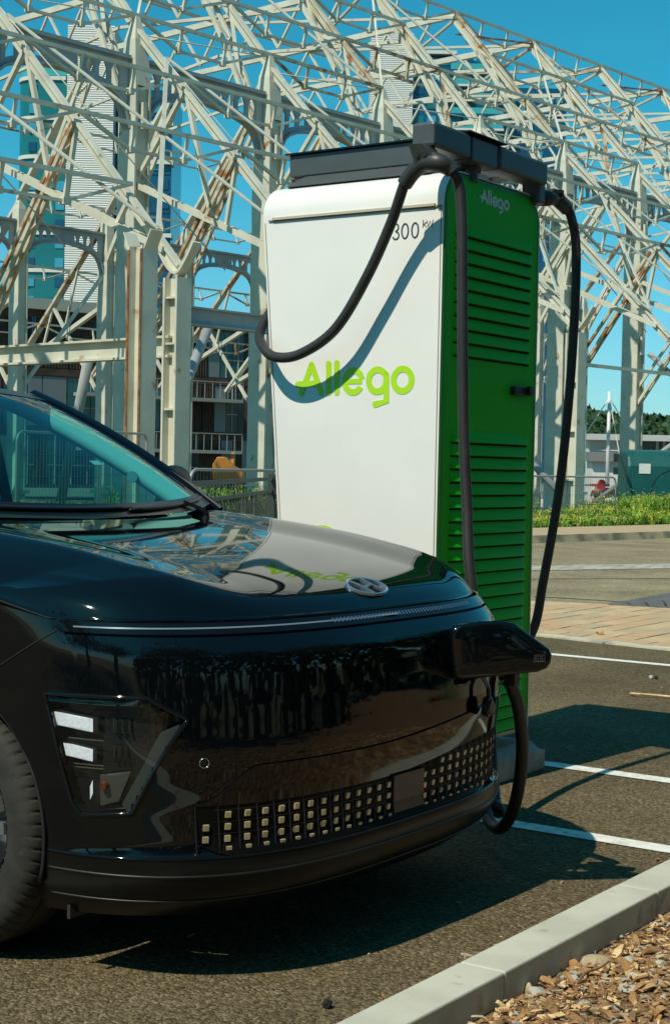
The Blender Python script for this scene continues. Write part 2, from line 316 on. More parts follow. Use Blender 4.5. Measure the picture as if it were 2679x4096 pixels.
# near kerb and mulch bed
kerb = thing('kerb', '', '', (-1.82, 2, 0)); kerb['kind'] = 'structure'; del kerb['label']; del kerb['category']
for i in range(-6, 12):
    y0 = 3.30 + i * .915; bb = MB(); bb.box((-1.818 + random.uniform(-.002, .002), y0 + .4575, .01), (.125, .913, .18 + random.uniform(-.002, .002))); o = bb.build('kerbstone', KERBM, kerb); bevel(o, .005, 2)
bed = MB(); NX, NY = 40, 120
rows = [[(-1.757 + 4.5 * i / NX, -3 + 13 * j / NY, .022 + .018 * math.sin(i * 2.1 + j * .8) * math.sin(j * 1.3 - i) * (i > 0) + .004 * i) for j in range(NY + 1)] for i in range(NX + 1)]
bed.grid(rows, flip=True); o = bed.build('mulch_bed', mat('mulch_soil', (.13, .07, .03), .95, 0, (.34, .21, .10), 45, .42, .6, .9, 60), smooth=True); o['kind'] = 'structure'
def bedz(x, y):
    i = min(max((x + 1.757) / 4.5 * NX, 0), NX - 1.001); j = min(max((y + 3) / 13 * NY, 0), NY - 1.001); i0, j0 = int(i), int(j)
    fi, fj = i - i0, j - j0; return (rows[i0][j0][2] * (1 - fi) + rows[i0 + 1][j0][2] * fi) * (1 - fj) + (rows[i0][j0 + 1][2] * (1 - fi) + rows[i0 + 1][j0 + 1][2] * fi) * fj
CH = [mat('wood_chip_pale', (.72, .52, .27), .85, 0, (.55, .36, .17), 40, .4, .6, .3, 150), mat('wood_chip_tan', (.44, .25, .10), .85, 0, (.32, .16, .06), 40, .4, .6, .3, 150), mat('wood_chip_dark', (.20, .11, .045), .9, 0, (.30, .17, .07), 40, .4, .6, .3, 150), mat('wood_chip_grey', (.42, .38, .30), .9, 0, (.33, .28, .2), 40, .4, .6, .3, 150)]
def chips(n, fx, name, szs, parent=None):
    mb = MB()
    for _ in range(n):
        x, y, z = fx(); L = random.uniform(*szs) * random.choice((.5, .7, 1, 1, 1.4)); W = L * random.uniform(.18, .5); T = L * random.uniform(.05, .16); a = random.uniform(0, math.pi); tl = random.gauss(0, .3); t2 = random.gauss(0, .35)
        e = Matrix.Rotation(a, 3, 'Z') @ Matrix.Rotation(tl, 3, 'Y') @ Matrix.Rotation(t2, 3, 'X')
        s1, s2, s3, bend = random.uniform(.4, 1), random.uniform(.3, 1), random.uniform(-.4, .4), random.uniform(-.12, .12) * L
        V = []
        for zz_, f in ((-T / 2, 1), (T / 2, random.uniform(.6, .95))):
            for (px, py, pz) in ((-L / 2, -W / 2 * s1, 0), (s3 * L * .3, -W / 2, bend), (L / 2, -W / 2 * s2 * .6, 0), (L / 2 * .93, W / 2 * s2, 0), (s3 * L * .2, W / 2, bend), (-L / 2 * .95, W / 2 * s1 * .7, 0)):
                V.append(Vector((x, y, z)) + e @ Vector((px * f, py * f, pz + zz_)))
        mb.add(V, [(5, 4, 3, 2, 1, 0), (6, 7, 8, 9, 10, 11)] + [(i, (i + 1) % 6, (i + 1) % 6 + 6, i + 6) for i in range(6)], random.choices((0, 1, 2, 3), (3, 3, 3.2, 1.6))[0])
    o = mb.build(name, CH, parent); o['kind'] = 'stuff'; return o
def inbed():
    y = random.uniform(1.9, 5.6); x = -1.74 + abs(random.betavariate(1, 1.2)) * 1.6; return x, y, bedz(x, y) + random.uniform(.001, .018)
chips(22000, inbed, 'wood_chips', (.009, .030)); chips(2600, inbed, 'wood_chips', (.03, .055))
def onpark():
    y = random.uniform(2.6, 5.4); x = -1.89 - abs(random.gauss(0, .09)); return x, y, .005
chips(240, onpark, 'stray_chips', (.008, .03))
def onpark2(): return random.uniform(-4.2, -1.95), random.uniform(2.6, 9.5), .004
chips(130, onpark2, 'scattered_crumbs', (.008, .022))
# stones in the mulch
ST = [mat('pale_stone', (.50, .49, .40), .8, 0, (.36, .36, .31), 25, .4, .6, .4, 60), mat('brown_stone', (.25, .19, .115), .85, 0, (.34, .28, .19), 25, .4, .6, .4, 60), mat('buff_stone', (.50, .40, .25), .85, 0, (.40, .31, .18), 25, .4, .6, .4, 60)]
def stone(px, py, r, mi, label, flat=.6):
    p = G(px, py, .05); p.z = bedz(p.x, p.y) + r * .25
    bm = bmesh.new(); bmesh.ops.create_icosphere(bm, subdivisions=2, radius=r); rs = random.Random(int(px * 7 + py)); ph = [Vector((rs.gauss(0, 1), rs.gauss(0, 1), rs.gauss(0, 1))).normalized() for _ in range(9)]
    for v in bm.verts:
        for q in ph:
            dd = v.co.dot(q) - r * .72
            if dd > 0: v.co -= q * dd * .9
        v.co.z *= flat; v.co.x *= 1.2
    bmesh.ops.rotate(bm, cent=(0, 0, 0), matrix=Matrix.Rotation(rs.uniform(0, 6), 3, 'Z'), verts=bm.verts)
    me = bpy.data.meshes.new('stone'); bm.to_mesh(me); bm.free(); me.materials.append(ST[mi]); o = bpy.data.objects.new('stone', me); COL.objects.link(o); o.location = p
    tag(o, label, 'stone', 'loose stones in the wood chips')
stone(1418, 2155, .034, 0, 'flat grey stone near the kerb below a smaller pale one')
stone(1415, 2128, .026, 0, 'small pale stone in the chips highest against the kerb')
stone(1280, 2230, .030, 1, 'brown rough stone lying close under the kerb')
stone(1461, 2213, .030, 0, 'pale blue grey stone beside an orange chip')
stone(1385, 2218, .040, 2, 'wide buff stone half sunk in the wood chips')
stone(1325, 2259, .024, 0, 'grey stone low beside a curled brown twig')
stone(1246, 2286, .026, 0, 'angular pale grey stone near the bottom edge')
stone(1475, 2262, .022, 0, 'small white stone with nothing but chips around', .8)
stone(1464, 2296, .026, 0, 'pale grey stone lowest on the right of the bed')
stone(1348, 2244, .020, 0, 'tiny bluish stone above the twig')
stone(1223, 2278, .022, 2, 'tan stone standing upright beside the angular grey one', .9)
stone(1534, 2229, .018, 0, 'little greyish stone at the right picture edge')
tw = MB(); tw.tube(smoothpath([Vector((q.x, q.y, .06)) for q in (G(1342, 2284, .06), G(1360, 2262, .06), G(1395, 2248, .06), G(1412, 2236, .06))]), .0035, 6); tag(tw.build('twig', CH[2], smooth=True), 'curled dark brown twig lying on the wood chips', 'twig')
tw = MB(); tw.tube(smoothpath([G(1464, 1612, .012), G(1480, 1613, .02), G(1520, 1616, .015), G(1600, 1624, .012)]), .007, 6); tag(tw.build('twig', CH[0], smooth=True), 'dry straw coloured stick lying on the asphalt', 'stick')
p = G(1393, 1476, .01); lf = MB(); lf.grid([[p + RR * (i * .018) + FL * (j * .02) + ZZ * (.015 * abs(i) + .006 * (i * j)) for i in (-1.5, -.6, .4, 1.6)] for j in (-1.3, 0, 1.2)]); tag(lf.build('leaf', mat('dead_leaf', (.42, .16, .03), .7)), 'curled orange dead leaf on the brick paving', 'leaf')
p = G(1513, 1576, .01)
for q, r, mm, lb in ((G(1513, 1575, .01), .016, ST[0], 'white pebble on the asphalt near the far bay line'), (G(1524, 1575, .01), .012, BLACK, 'dark pebble on the asphalt beside a white one'), (G(760, 2334, .01), .012, BLACK, 'black lump on the asphalt beside the near kerb')):
    bm = bmesh.new(); bmesh.ops.create_icosphere(bm, subdivisions=2, radius=r)
    for v in bm.verts: v.co += Vector((random.gauss(0, .1), random.gauss(0, .1), random.gauss(0, .1))) * r
    me = bpy.data.meshes.new('pebble'); bm.to_mesh(me); bm.free(); me.materials.append(mm); o = bpy.data.objects.new('pebble', me); COL.objects.link(o); o.location = q; tag(o, lb, 'pebble')

# ------------------------------------------------------------------ charging station
CX0, CX1, CY0, CY1, CZ0, CZ1, CRD = -3.98, -3.11, 5.20, 6.0, .20, 2.465, .135
st = thing('charging_station', 'tall white charging station with green louvred side on a concrete block', 'charging station', (-3.5, 5.6, 0))
def cprof(ins=0., n=8):                       # profile in Y-Z, counter-clockwise seen from +X
    y0, y1, z0, z1, r = CY0 + ins, CY1 - ins, CZ0 + ins, CZ1 - ins, CRD - ins
    P = [(y0, z0), (y1, z0)]
    P += [(y1 - r + r * math.cos(a), z1 - r + r * math.sin(a)) for a in np.linspace(0, math.pi / 2, n)]
    P += [(y0 + r + r * math.cos(a), z1 - r + r * math.sin(a)) for a in np.linspace(math.pi / 2, math.pi, n)]
    return P
def leftx(z): return CX0 + max(0, (2.31 - z)) * .087
def shell(z0, z1, n=8):                      # white skin between two heights, open to +X
    pr = [p for p in cprof()]
    return pr
pr = cprof()
b = MB(); k = len(pr)
V = [(CX1, y, z) for y, z in pr] + [(leftx(z), y, z) for y, z in pr]
F = [(i, i + k, (i + 1) % k + k, (i + 1) % k) for i in range(k)]; b.add(V, F); b.add([(leftx(z), y, z) for y, z in pr], [tuple(range(k - 1, -1, -1))])
b.add([(CX1 - .004, y, z) for y, z in cprof(.012)], [tuple(range(k))])
rim0, rim1 = [(CX1, y, z) for y, z in pr], [(CX1, y, z) for y, z in cprof(.006)]
b.add(rim0 + rim1, [(i, (i + 1) % k, (i + 1) % k + k, i + k) for i in range(k)])
b.build('cabinet', WHITE, st, smooth=35)
# seams in the white skin
b = MB(); b.box(((CX0 + CX1) / 2 + .012, CY0 - .002, 2.312), (.83, .008, .006)); b.box(((CX0 + CX1) / 2 + .01, CY0 - .006, 2.318), (.78, .012, .010), m=1); b.build('lid_seam', [mat('seam', (.22, .19, .13), .7), mat('seam_lip', (.50, .45, .33), .6)], st)
b = MB(); b.bar((CX0 + .012, CY0 - .001, 2.305), (leftx(.21) + .012, CY0 - .001, .21), .003, .003, m=0); b.bar((CX1 - .01, CY0 - .001, 2.305), (CX1 - .01, CY0 - .001, .21), .003, .003); b.build('panel_seam', mat('panel_gap', (.30, .27, .22), .7), st)
# green door
dp = cprof(.010)
b = MB(); b.prism([(CX1 - .008, y, z) for y, z in dp], (.010, 0, 0)); o = b.build('door', GREEN, st); bevel(o, .003, 2)
b = MB(); i0 = [(CX1 + .003, y, z) for y, z in cprof(.012)]; i1 = [(CX1 + .003, y, z) for y, z in cprof(.026)]; b.add(i0 + i1, [(i, (i + 1) % k, (i + 1) % k + k, i + k) for i in range(k)]); b.build('door_rim', GREEND, st)
LY0, LY1 = 5.285, 5.925
def louvre_mb():
    mb = MB(); prof = [(0, .0), (.0030, -.008), (.0076, -.020), (.0128, -.034), (.0152, -.041), (.0157, -.0432), (.013, -.0445), (-.001, -.0435)]
    rows = []
    for yy, sc in ((LY0, 0.), (LY0 + .03, .6), (LY0 + .06, 1), (LY1 - .03, 1), (LY1 - .012, .7), (LY1, 0.)):
        rows.append([(CX1 + .0025 + x * (sc if x > 0 else 1), yy, z) for x, z in prof])
    mb.grid(rows); return mb
def lou(z, first=[None]):
    if first[0] is None:
        mb = louvre_mb(); mb.v = [(x, y, zz + z) for x, y, zz in mb.v]; o = mb.build('louvre', GREEN, st, smooth=50); first[0] = (o, z); return
    inst(first[0][0], 'louvre', origin(first[0][0].parent) + Vector((0, 0, z - first[0][1])), st)
zs = [2.262 - .0522 * i for i in range(10)] + [1.452 - .0519 * i for i in range(24)]
for z in zs:
    lou(z)
for i_, z in enumerate(zs):  # dark strips paint the shadow line in the gap under each louvre
    if i_ == 0: mb = MB(); mb.box((CX1 + .0032, (LY0 + LY1) / 2, z - .0485), (.0016, LY1 - LY0 - .012, .0088)); sl0 = mb.build('louvre_slot_shade', mat('green_slot_shade', (.002, .012, .003), .9), st)
    else: inst(sl0, 'louvre_slot_shade', origin(st) + Vector((0, 0, z - zs[0])), st)
b = MB(); b.box((CX1 + .014, 5.83, 1.632), (.026, .13, .034)); b.cyl((CX1 + .02, 5.885, 1.636), (CX1 + .042, 5.885, 1.636), .019, n=16); b.box((CX1 + .012, 5.915, 1.63), (.02, .05, .026)); o = b.build('door_lock', PLAST, st); bevel(o, .003)
# lettering
def logo(pt, o, U, Vv, wd, rx, ry, A, legs, bar_, ls, e, g, g_tail, oo, mt, off, name):
    mb = MB()
    def W(p): q = pt(*p) - o; return (q.dot(U), q.dot(Vv))
    def ring(c, a0=0, a1=360, rr=1.):
        cx, cy = W(c); return [(cx + rx * rr * math.cos(R(a)), cy + ry * rr * math.sin(R(a))) for a in np.linspace(a0, a1, 30)]
    oo_ = o
    mb.stroke([W(A), W(legs[0])], wd, o, U, Vv, t=off); mb.stroke([W(A), W(legs[1])], wd, o, U, Vv, t=off * 1.02); mb.stroke([W(bar_[0]), W(bar_[1])], wd, o, U, Vv, t=off * 1.04)
    for l0, l1 in ls: mb.stroke([W(l0), W(l1)], wd, o, U, Vv, t=off)
    mb.stroke(ring(e, 12, 330), wd, o, U, Vv, t=off, cap=False); c = W(e); mb.stroke([(c[0] - rx, c[1]), (c[0] + rx * 1.0, c[1])], wd * .8, o, U, Vv, t=off * 1.02, cap=False)
    mb.stroke(ring(g)[:-1], wd, o, U, Vv, t=off, closed=True); mb.stroke([W(q) for q in g_tail], wd, o, U, Vv, t=off * 1.02)
    mb.stroke(ring(oo)[:-1], wd, o, U, Vv, t=off, closed=True)
    return mb.build(name, mt, st)
XX, YY = Vector((1, 0, 0)), Vector((0, 1, 0))
ow = Vector((-3.5, CY0 - .0005, 1.6)); zw = lambda x, y: plane((1000 + x * .5138) / K_, (1350 + y * .5138) / K_, 1, CY0)
logo(zw, ow, XX, ZZ, .0265, .0415, .0435, (480, 212), ((400, 435), (556, 430)), ((374, 365), (520, 358)), (((613, 205), (613, 428)), ((676, 200), (676, 426))), (804, 342), (992, 335), ((1060, 290), (1060, 496), (974, 520)), (1187, 330), LIME, .0012, 'logo_lettering')
b = MB(); c = plane(748, 1292, 1, CY0); b.stroke([((c - ow).x + .1 * math.cos(a), (c - ow).z + .1 * math.sin(a)) for a in np.linspace(0, 2 * math.pi, 40)[:-1]], .05, ow, XX, ZZ, closed=True); b.build('ring_emblem', LIME, st)
og = Vector((CX1 + .0025, 5.6, 2.38)); zg = lambda x, y: plane((1700 + x * .3533) / K_, (650 + y * .3533) / K_, 0, CX1)
logo(zg, og, YY, ZZ, .0115, .018, .0165, (662, 318), ((636, 438), (690, 460)), ((620, 388), (686, 408)), (((710, 322), (710, 465)), ((734, 330), (734, 472))), (782, 445), (842, 468), ((862, 440), (862, 555), (838, 570)), (912, 485), PRINTW, .001, 'logo_lettering')
z4 = lambda x, y: plane((1000 + x * .835) / K_, (450 + y * .835) / K_, 1, CY0)
def Wt(p): q = z4(*p) - ow; return (q.x, q.z)
b = MB()
for cx, cy in ((742, 568), (790, 564)):
    c = Wt((cx, cy)); b.stroke([(c[0] + .0148 * math.cos(a), c[1] + .0285 * math.sin(a)) for a in np.linspace(0, 2 * math.pi, 28)[:-1]], .0062, ow, XX, ZZ, closed=True)
c = Wt((698, 551)); d = Wt((698, 590)); b.stroke([(c[0] + .0125 * math.cos(a), c[1] + .014 * math.sin(a)) for a in np.linspace(2.6, -1.5, 14)], .006, ow, XX, ZZ); b.stroke([(d[0] + .014 * math.cos(a), d[1] + .0145 * math.sin(a)) for a in np.linspace(1.5, -2.7, 14)], .006, ow, XX, ZZ)
for L_ in ([(829, 516), (829, 550)], [(843, 526), (830, 538)], [(834, 536), (844, 549)], [(846, 518), (854, 548), (861, 520), (869, 546), (876, 515)]): b.stroke([Wt(p) for p in L_], .003, ow, XX, ZZ)
b.build('power_lettering', PRINTD, st)
# plinth, foot
b = MB(); b.box((-3.19, 5.72, .215 / 2 + .1), (.05, .12, .18)); b.build('foot', mat('pale_grey_metal', (.45, .46, .44), .5), st)
b = MB(); b.box((-3.5, 5.6, .17), (.5, .55, .08)); b.build('base_frame', ANTH, st)
b = MB(); b.box((CX0 / 2 + CX1 / 2 + .03, 5.6, .194), (.80, .76, .012)); b.build('floor_plate', mat('pale_grey_metal', (.45, .46, .44), .5), st)
# cable gantry on the roof
b = MB(); bt = [(-3.93, 5.27, 2.462), (-3.22, 5.27, 2.462), (-3.22, 5.93, 2.462), (-3.93, 5.93, 2.462)]; tp = [(-3.87, 5.40, 2.545), (-3.26, 5.40, 2.545), (-3.26, 5.8, 2.545), (-3.87, 5.8, 2.545)]
b.add(bt + tp, [(3, 2, 1, 0), (4, 5, 6, 7)] + [(i, (i + 1) % 4, (i + 1) % 4 + 4, i + 4) for i in range(4)]); o = b.build('gantry_base', ANTH, st); bevel(o, .01)
b = MB(); b.box((-3.54, 5.395, 2.563), (.83, .09, .090)); o = b.build('gantry_beam', ANTH, st); bevel(o, .004)
b = MB(); b.box((-3.54, 5.84, 2.566), (.83, .09, .082)); o = b.build('gantry_beam', ANTH, st); bevel(o, .004)
b = MB(); b.box((-3.545, 5.39, 2.6125), (.86, .11, .007)); b.build('beam_cover', GLOSSB, st)
b = MB(); b.box((-3.956, 5.395, 2.566), (.006, .086, .086)); b.box((-3.90, 5.395, 2.517), (.09, .06, .012)); b.build('beam_cap', ANTH, st)
AX, AZ = -3.10, 2.550
for i, (y0, y1) in enumerate(((5.02, 5.30), (5.312, 5.515), (5.53, 5.95))):
    b = MB(); b.box((AX, (y0 + y1) / 2, AZ - (.004 if i == 1 else 0)), (.10 if i != 1 else .094, y1 - y0, .094)); o = b.build('swing_arm', ANTH, st); bevel(o, .006 if i == 1 else .012)
b = MB(); b.box((AX - .005, 5.41, AZ + .052), (.14, .30, .007)); o = b.build('arm_cover', GLOSSB, st); bevel(o, .002)
b = MB(); b.cyl((AX - .02, 5.42, 2.50), (AX - .02, 5.42, 2.44), .03); b.box((AX - .12, 5.42, 2.492), (.2, .16, .016)); b.build('arm_bracket', ANTH, st)
# holders: forked guide with two screws
HOLD = mat('holder_plastic', (.035, .036, .034), .45, 0, (.045, .046, .044), 30, .4, .6, .1, 400)
def holder(arch, yoff, ends):
    pts = smoothpath(arch, 6); n = len(pts); rs = [.030 + .006 * math.exp(-((i / (n - 1) - .5) / .25) ** 2) for i in range(n)]
    mb = MB(); mb.tube(pts, rs, 14); mid = pts[n // 2]; q1, q2 = pts[int(n * .3)], pts[int(n * .7)]
    top = Vector((AX, mid.y, AZ - .045)); t = (q2 - q1).normalized(); nrm = t.cross(ZZ).normalized()
    V = []
    for s_ in (-1, 1):
        V += [q1 + nrm * .034 * s_, q2 + nrm * .034 * s_, top + t * .030 + nrm * .044 * s_, top - t * .030 + nrm * .044 * s_]
    mb.add(V, [(3, 2, 1, 0), (4, 5, 6, 7), (0, 1, 5, 4), (1, 2, 6, 5), (2, 3, 7, 6), (3, 0, 4, 7)])
    o = mb.build('cable_guide', HOLD, st, smooth=40)
    sc = MB()
    for q in (q1.lerp(top, .45) + t * .012, q2.lerp(top, .45) - t * .012):
        sc.cyl(q + nrm * .03, q + nrm * .0425, .009, n=12); sc.build('screw', BLACK, o); sc = MB(); sc.cyl(q - nrm * .03, q - nrm * .0425, .009, n=12); sc.build('screw', BLACK, o); sc = MB()
tan = lambda x, y, Y: plane(x, y, 1, Y); xan = lambda x, y, X: plane(x, y, 0, X)
arch1 = [tan(940, 428, 5.04), tan(962, 398, 5.03), tan(990, 378, 5.02), tan(1018, 378, 5.01), xan(1040, 388, -3.0), xan(1052, 400, -2.985)]
holder(arch1, 5.03, [])
arch2 = [Vector((-3.20, 6.02, 2.44)), Vector((-3.16, 6.02, 2.465)), Vector((-3.10, 6.04, 2.468)), tan(1288, 458, 6.12), tan(1306, 474, 6.16), tan(1317, 486, 6.19)]
holder(arch2, 6.0, [])
b = MB(); b.box((AX - .01, 5.935, 2.475), (.085, .06, .10)); o = b.build('guide_bracket', ANTH, st); bevel(o, .01)

# cables
def cable(P, r, label):
    mb = MB(); mb.tube(smoothpath(P, 9), r, 14); return tag(mb.build('charging_cable', RUBBER, smooth=True), label, 'cable', 'charging cables of the station')
c1 = [Vector((-3.98, 5.55, 2.25)), Vector((-4.02, 5.42, 2.06)), tan(607, 765, 5.22), tan(612, 806, 5.12), tan(641, 830, 5.085), tan(700, 822, 5.08), tan(780, 764, 5.085), tan(852, 645, 5.085), tan(908, 520, 5.07)] + arch1 + [
    xan(1067, 432, -2.975), xan(1073, 520, -2.965), xan(1074, 640, -2.96), xan(1075, 800, -2.955), xan(1077, 1000, -2.945), xan(1085, 1180, -2.92), xan(1093, 1345, -2.885),
    Vector((-2.80, 5.08, .45)), Vector((-2.72, 4.98, .21)), Vector((-2.64, 4.87, .10))]
loop = [tan(1126, 1862, 4.72), tan(1135, 1905, 4.66), tan(1158, 1926, 4.6), tan(1183, 1902, 4.55), tan(1203, 1840, 4.5), tan(1213, 1745, 4.46), tan(1206, 1655, 4.40), tan(1188, 1595, 4.35), tan(1168, 1555, 4.30), Vector((-2.21, 4.19, .752)), Vector((-2.27, 4.13, .752))]
cable(c1 + [Vector((-2.575, 4.77, .13))] + loop, .0208, 'thick black cable draped over the white face and plugged into the car')
c2 = [Vector((-3.6, 6.1, 1.9)), Vector((-3.45, 6.06, 2.2)), Vector((-3.3, 6.03, 2.38))] + arch2 + [tan(1327, 506, 6.21), tan(1337, 560, 6.24), tan(1338, 640, 6.26), tan(1333, 760, 6.27), tan(1322, 920, 6.27), tan(1305, 1090, 6.27), tan(1286, 1220, 6.26), tan(1262, 1350, 6.25), tan(1236, 1470, 6.22), Vector((-3.33, 6.16, .42)), Vector((-3.5, 6.08, .34)), Vector((-3.7, 6.08, .55)), Vector((-3.8, 6.05, .9))]
cable(c2, .0208, 'black cable hanging free behind the green side of the station')
# concrete block under the station
b = MB(); sec = [(-3.08, 0), (-3.08, .095), (-3.12, .137), (-3.90, .137), (-3.94, .095), (-3.94, 0)]
YB = [(5.0, 1.), (6.06, 1.), (6.125, .62), (6.135, 0.)]
V = []
for y, f in ((5.03, 1.), (6.045, 1.), (6.115, .60)): V += [(x, y if z < .1 or f == 1 else y, z * (f if z > .1 else 1) if f < 1 and z > .1 else z) for x, z in sec]
F = [(i + 6 * j, i + 6 * (j + 1), (i + 1) % 6 + 6 * (j + 1), (i + 1) % 6 + 6 * j) for j in range(2) for i in range(6)] + [(0, 1, 2, 3, 4, 5), (17, 16, 15, 14, 13, 12)]
b.add(V, F); o = b.build('concrete_block', CONC); tag(o, 'rough grey concrete plinth under the charging station', 'plinth'); bevel(o, .012, 3, 25)

# ------------------------------------------------------------------ the black car (front axle, nose and glasshouse carry the detail)
OX, OY = -2.28, 3.69
def cw(x, y, z): return Vector((OX + x, OY + y, z))
car = thing('parked_car', 'glossy black electric car plugged in at the charging station', 'car', cw(-2.2, 0, 0))
def pchip(X, Y):
    X = np.array(X, float); Y = np.array(Y, float); h = np.diff(X); dl = np.diff(Y) / h; d = np.zeros(len(X)); d[0], d[-1] = dl[0], dl[-1]
    for i in range(1, len(X) - 1):
        if dl[i - 1] * dl[i] > 0: w1, w2 = 2 * h[i] + h[i - 1], h[i] + 2 * h[i - 1]; d[i] = (w1 + w2) / (w1 / dl[i - 1] + w2 / dl[i])
    def f(x):
        i = int(min(max(np.searchsorted(X, x) - 1, 0), len(h) - 1)); t = min(max((x - X[i]) / h[i], 0), 1)
        return float((1 + 2 * t) * (1 - t) ** 2 * Y[i] + t * (1 - t) ** 2 * h[i] * d[i] + t * t * (3 - 2 * t) * Y[i + 1] + t * t * (t - 1) * h[i] * d[i + 1])
    return f
x0z = pchip([.17, .20, .24, .29, .325, .335, .345, .37, .44, .52, .60, .66, .75, .83, .88, .915, .96, 1.0], [-.085, -.04, .004, .024, .026, .020, .006, -.003, -.003, .008, .017, .0135, .007, -.003, -.04, -.075, -.145, -.2])
BW, SA = .91, .67
bwz = pchip([.17, .24, .34, .5, 1.], [.865, .895, .905, .91, .91])
def sup_y(x, z):                                    # half width of the nose outline at station x, height z
    t = min(max((x0z(z) - x) / SA, 0), 1); return bwz(z) * (1 - (1 - t) ** 3) ** (1 / 3)
def sup_x(y, z):
    q = min(abs(y) / bwz(z), .9999); return x0z(z) - SA * (1 - (1 - q ** 3) ** (1 / 3))
def nrm_xy(x, y, z):
    t = min(max((x0z(z) - x) / SA, 0), 1); v = Vector((3 * (1 - t) ** 2 / SA + 1e-6, 3 * y * abs(y) / bwz(z) ** 3, 0)).normalized()
    dz = (x0z(z + .006) - x0z(z - .006)) / .012; return (v - ZZ * dz * v.x).normalized()
def sp(x, z, sg=-1, off=0.):
    y = sg * sup_y(x, z); return cw(x, y, z) + nrm_xy(x, y, z) * off
def spy(y, z, off=0.):
    x = sup_x(y, z); return cw(x, y, z) + nrm_xy(x, y, z) * off
def hit(px, py):                                    # where a sight line meets the nose surface -> (x, y, z) in car measure
    d = ray(px, py); t = 2.6
    while t < 8:
        q = CAMP + d * t; cx, cy, z = q.x - OX, q.y - OY, q.z
        if .16 < z < 1.0 and abs(cy) < bwz(z) * .9999 and cx < sup_x(cy, z): return cx, cy, z
        t += .003
    return None
# plan columns: near rear -> round the nose -> far rear
th = np.linspace(-math.pi / 2, math.pi / 2, 4001); py_ = np.sign(th) * np.abs(np.sin(th)) ** (2 / 3); px_ = -(1 - np.abs(np.cos(th)) ** (2 / 3)) * SA
sl = np.concatenate([[0], np.cumsum(np.hypot(np.diff(px_), np.diff(py_ * BW)))]); tgt = np.linspace(0, sl[-1], 281)
UX, UY = np.interp(tgt, sl, px_), np.interp(tgt, sl, py_)
def outline(z, xr=-1.28, ns=44, zf=None):
    P = []; x0 = x0z(z); bw = bwz(z); xs = x0 - SA
    L = [(xr + (xs - xr) * i / ns, -1.) for i in range(ns)] + [(x0 + a, b) for a, b in zip(UX, UY)] + [(xs + (xr - xs) * (i + 1) / ns, 1.) for i in range(ns)]
    return [(x, y * bw) for x, y in L]
def hoodline(x): d = max(0, -.50 - x); return .9125 + .21 * min(d, .18) + .07 * max(0, d - .18)
def ztop(x, y): return .874 if x > -.485 else min(hoodline(x) - .006, .874 + (-.485 - x) * 4)
HLP = [(-.502, .724), (-.373, .728), (-.236, .729), (-.160, .678), (-.196, .603), (-.27, .444), (-.392, .434), (-.412, .455)]
def inpoly(x, z, P):
    c = False
    for i in range(len(P)):
        (a, b_), (c_, d) = P[i], P[i - 1]
        if (b_ > z) != (d > z) and x < (c_ - a) * (z - b_) / (d - b_) + a: c = not c
    return c
AXF, AXR, AR, WZ = -.885, -3.545, .385, .345
nrow = 52
def skin(z0, rows_, ztopf):
    out = []
    for i in range(rows_ + 1):
        f = i / rows_; r_ = []
        for j, (x, y) in enumerate(outline(.5)):
            zt = ztopf(x - .075 if x > -.66 else x, y); z = z0 + (zt - z0) * f
            if x > x0z(.5) - SA - 1e-6 and abs(y) < .9099:
                q = y / bwz(.5); xx = x0z(z) - SA * (1 - (1 - abs(q) ** 3) ** (1 / 3)); r_.append((xx, q * bwz(z), z))
            else: r_.append((x + (x0z(z) - x0z(.5)) * min(1, max(0, (x + 1.28) / .61)), math.copysign(bwz(z), y), z))
        out.append(r_)
    return out
def arch(p):
    x, y, z = p; d = math.hypot(x - AXF, z - WZ)
    return d < AR and abs(y) > .55
def emit(rows_, names, splitf, mats, cut):
    mbs = {n: MB() for n in names}; nc = len(rows_[0])
    V = []
    for r_ in rows_:
        for p in r_:
            x, y, z = p
            if arch(p): d = max(math.hypot(x - AXF, z - WZ), 1e-4); x, z = AXF + (x - AXF) * AR / d, WZ + (z - WZ) * AR / d
            V.append(cw(x, y, z))
    for i in range(len(rows_) - 1):
        for j in range(nc - 1):
            q = [rows_[i][j], rows_[i][j + 1], rows_[i + 1][j + 1], rows_[i + 1][j]]
            if all(arch(p) for p in q): continue
            c = [sum(p[k] for p in q) / 4 for k in range(3)]
            if cut(c): continue
            n = splitf(c); mb = mbs[n]; idx = [i * nc + j, i * nc + j + 1, (i + 1) * nc + j + 1, (i + 1) * nc + j]
            mb.f.append(tuple(idx)); mb.m.append(0)
    for n in names:
        mb = mbs[n]; used = sorted({k for f in mb.f for k in f}); mp = {k: i for i, k in enumerate(used)}
        mb.v = [tuple(V[k]) for k in used]; mb.f = [tuple(mp[k] for k in f) for f in mb.f]; mb.build(n.strip('#'), mats[n], car, smooth=True)
PORT = (.245, .455, .672, .838)
def cut(c):
    if inpoly(c[0], c[2], [(x + (.006 if x < -.3 else -.005), z + (.006 if z < .6 else -.006)) for x, z in HLP]): return True
    return c[0] > -.2 and PORT[0] < c[1] < PORT[1] and PORT[2] < c[2] < PORT[3]
def split(c):
    if c[0] > -.47: return 'bumper'
    return ('fender' if c[1] < 0 else 'fender#') if c[2] > .885 + (c[0] + .47) * .56 or c[0] < -.72 else 'bumper'
emit(skin(.335, nrow, ztop), ('bumper', 'fender', 'fender#'), split, {'bumper': PAINT, 'fender': PAINT, 'fender#': PAINT}, cut)
LIPM = mat('lip_black', (.004, .004, .004), .3, spec=.25)
emit(skin(.172, 12, lambda x, y: .3325), ('front_lip',), lambda c: 'front_lip', {'front_lip': LIPM}, lambda c: False)
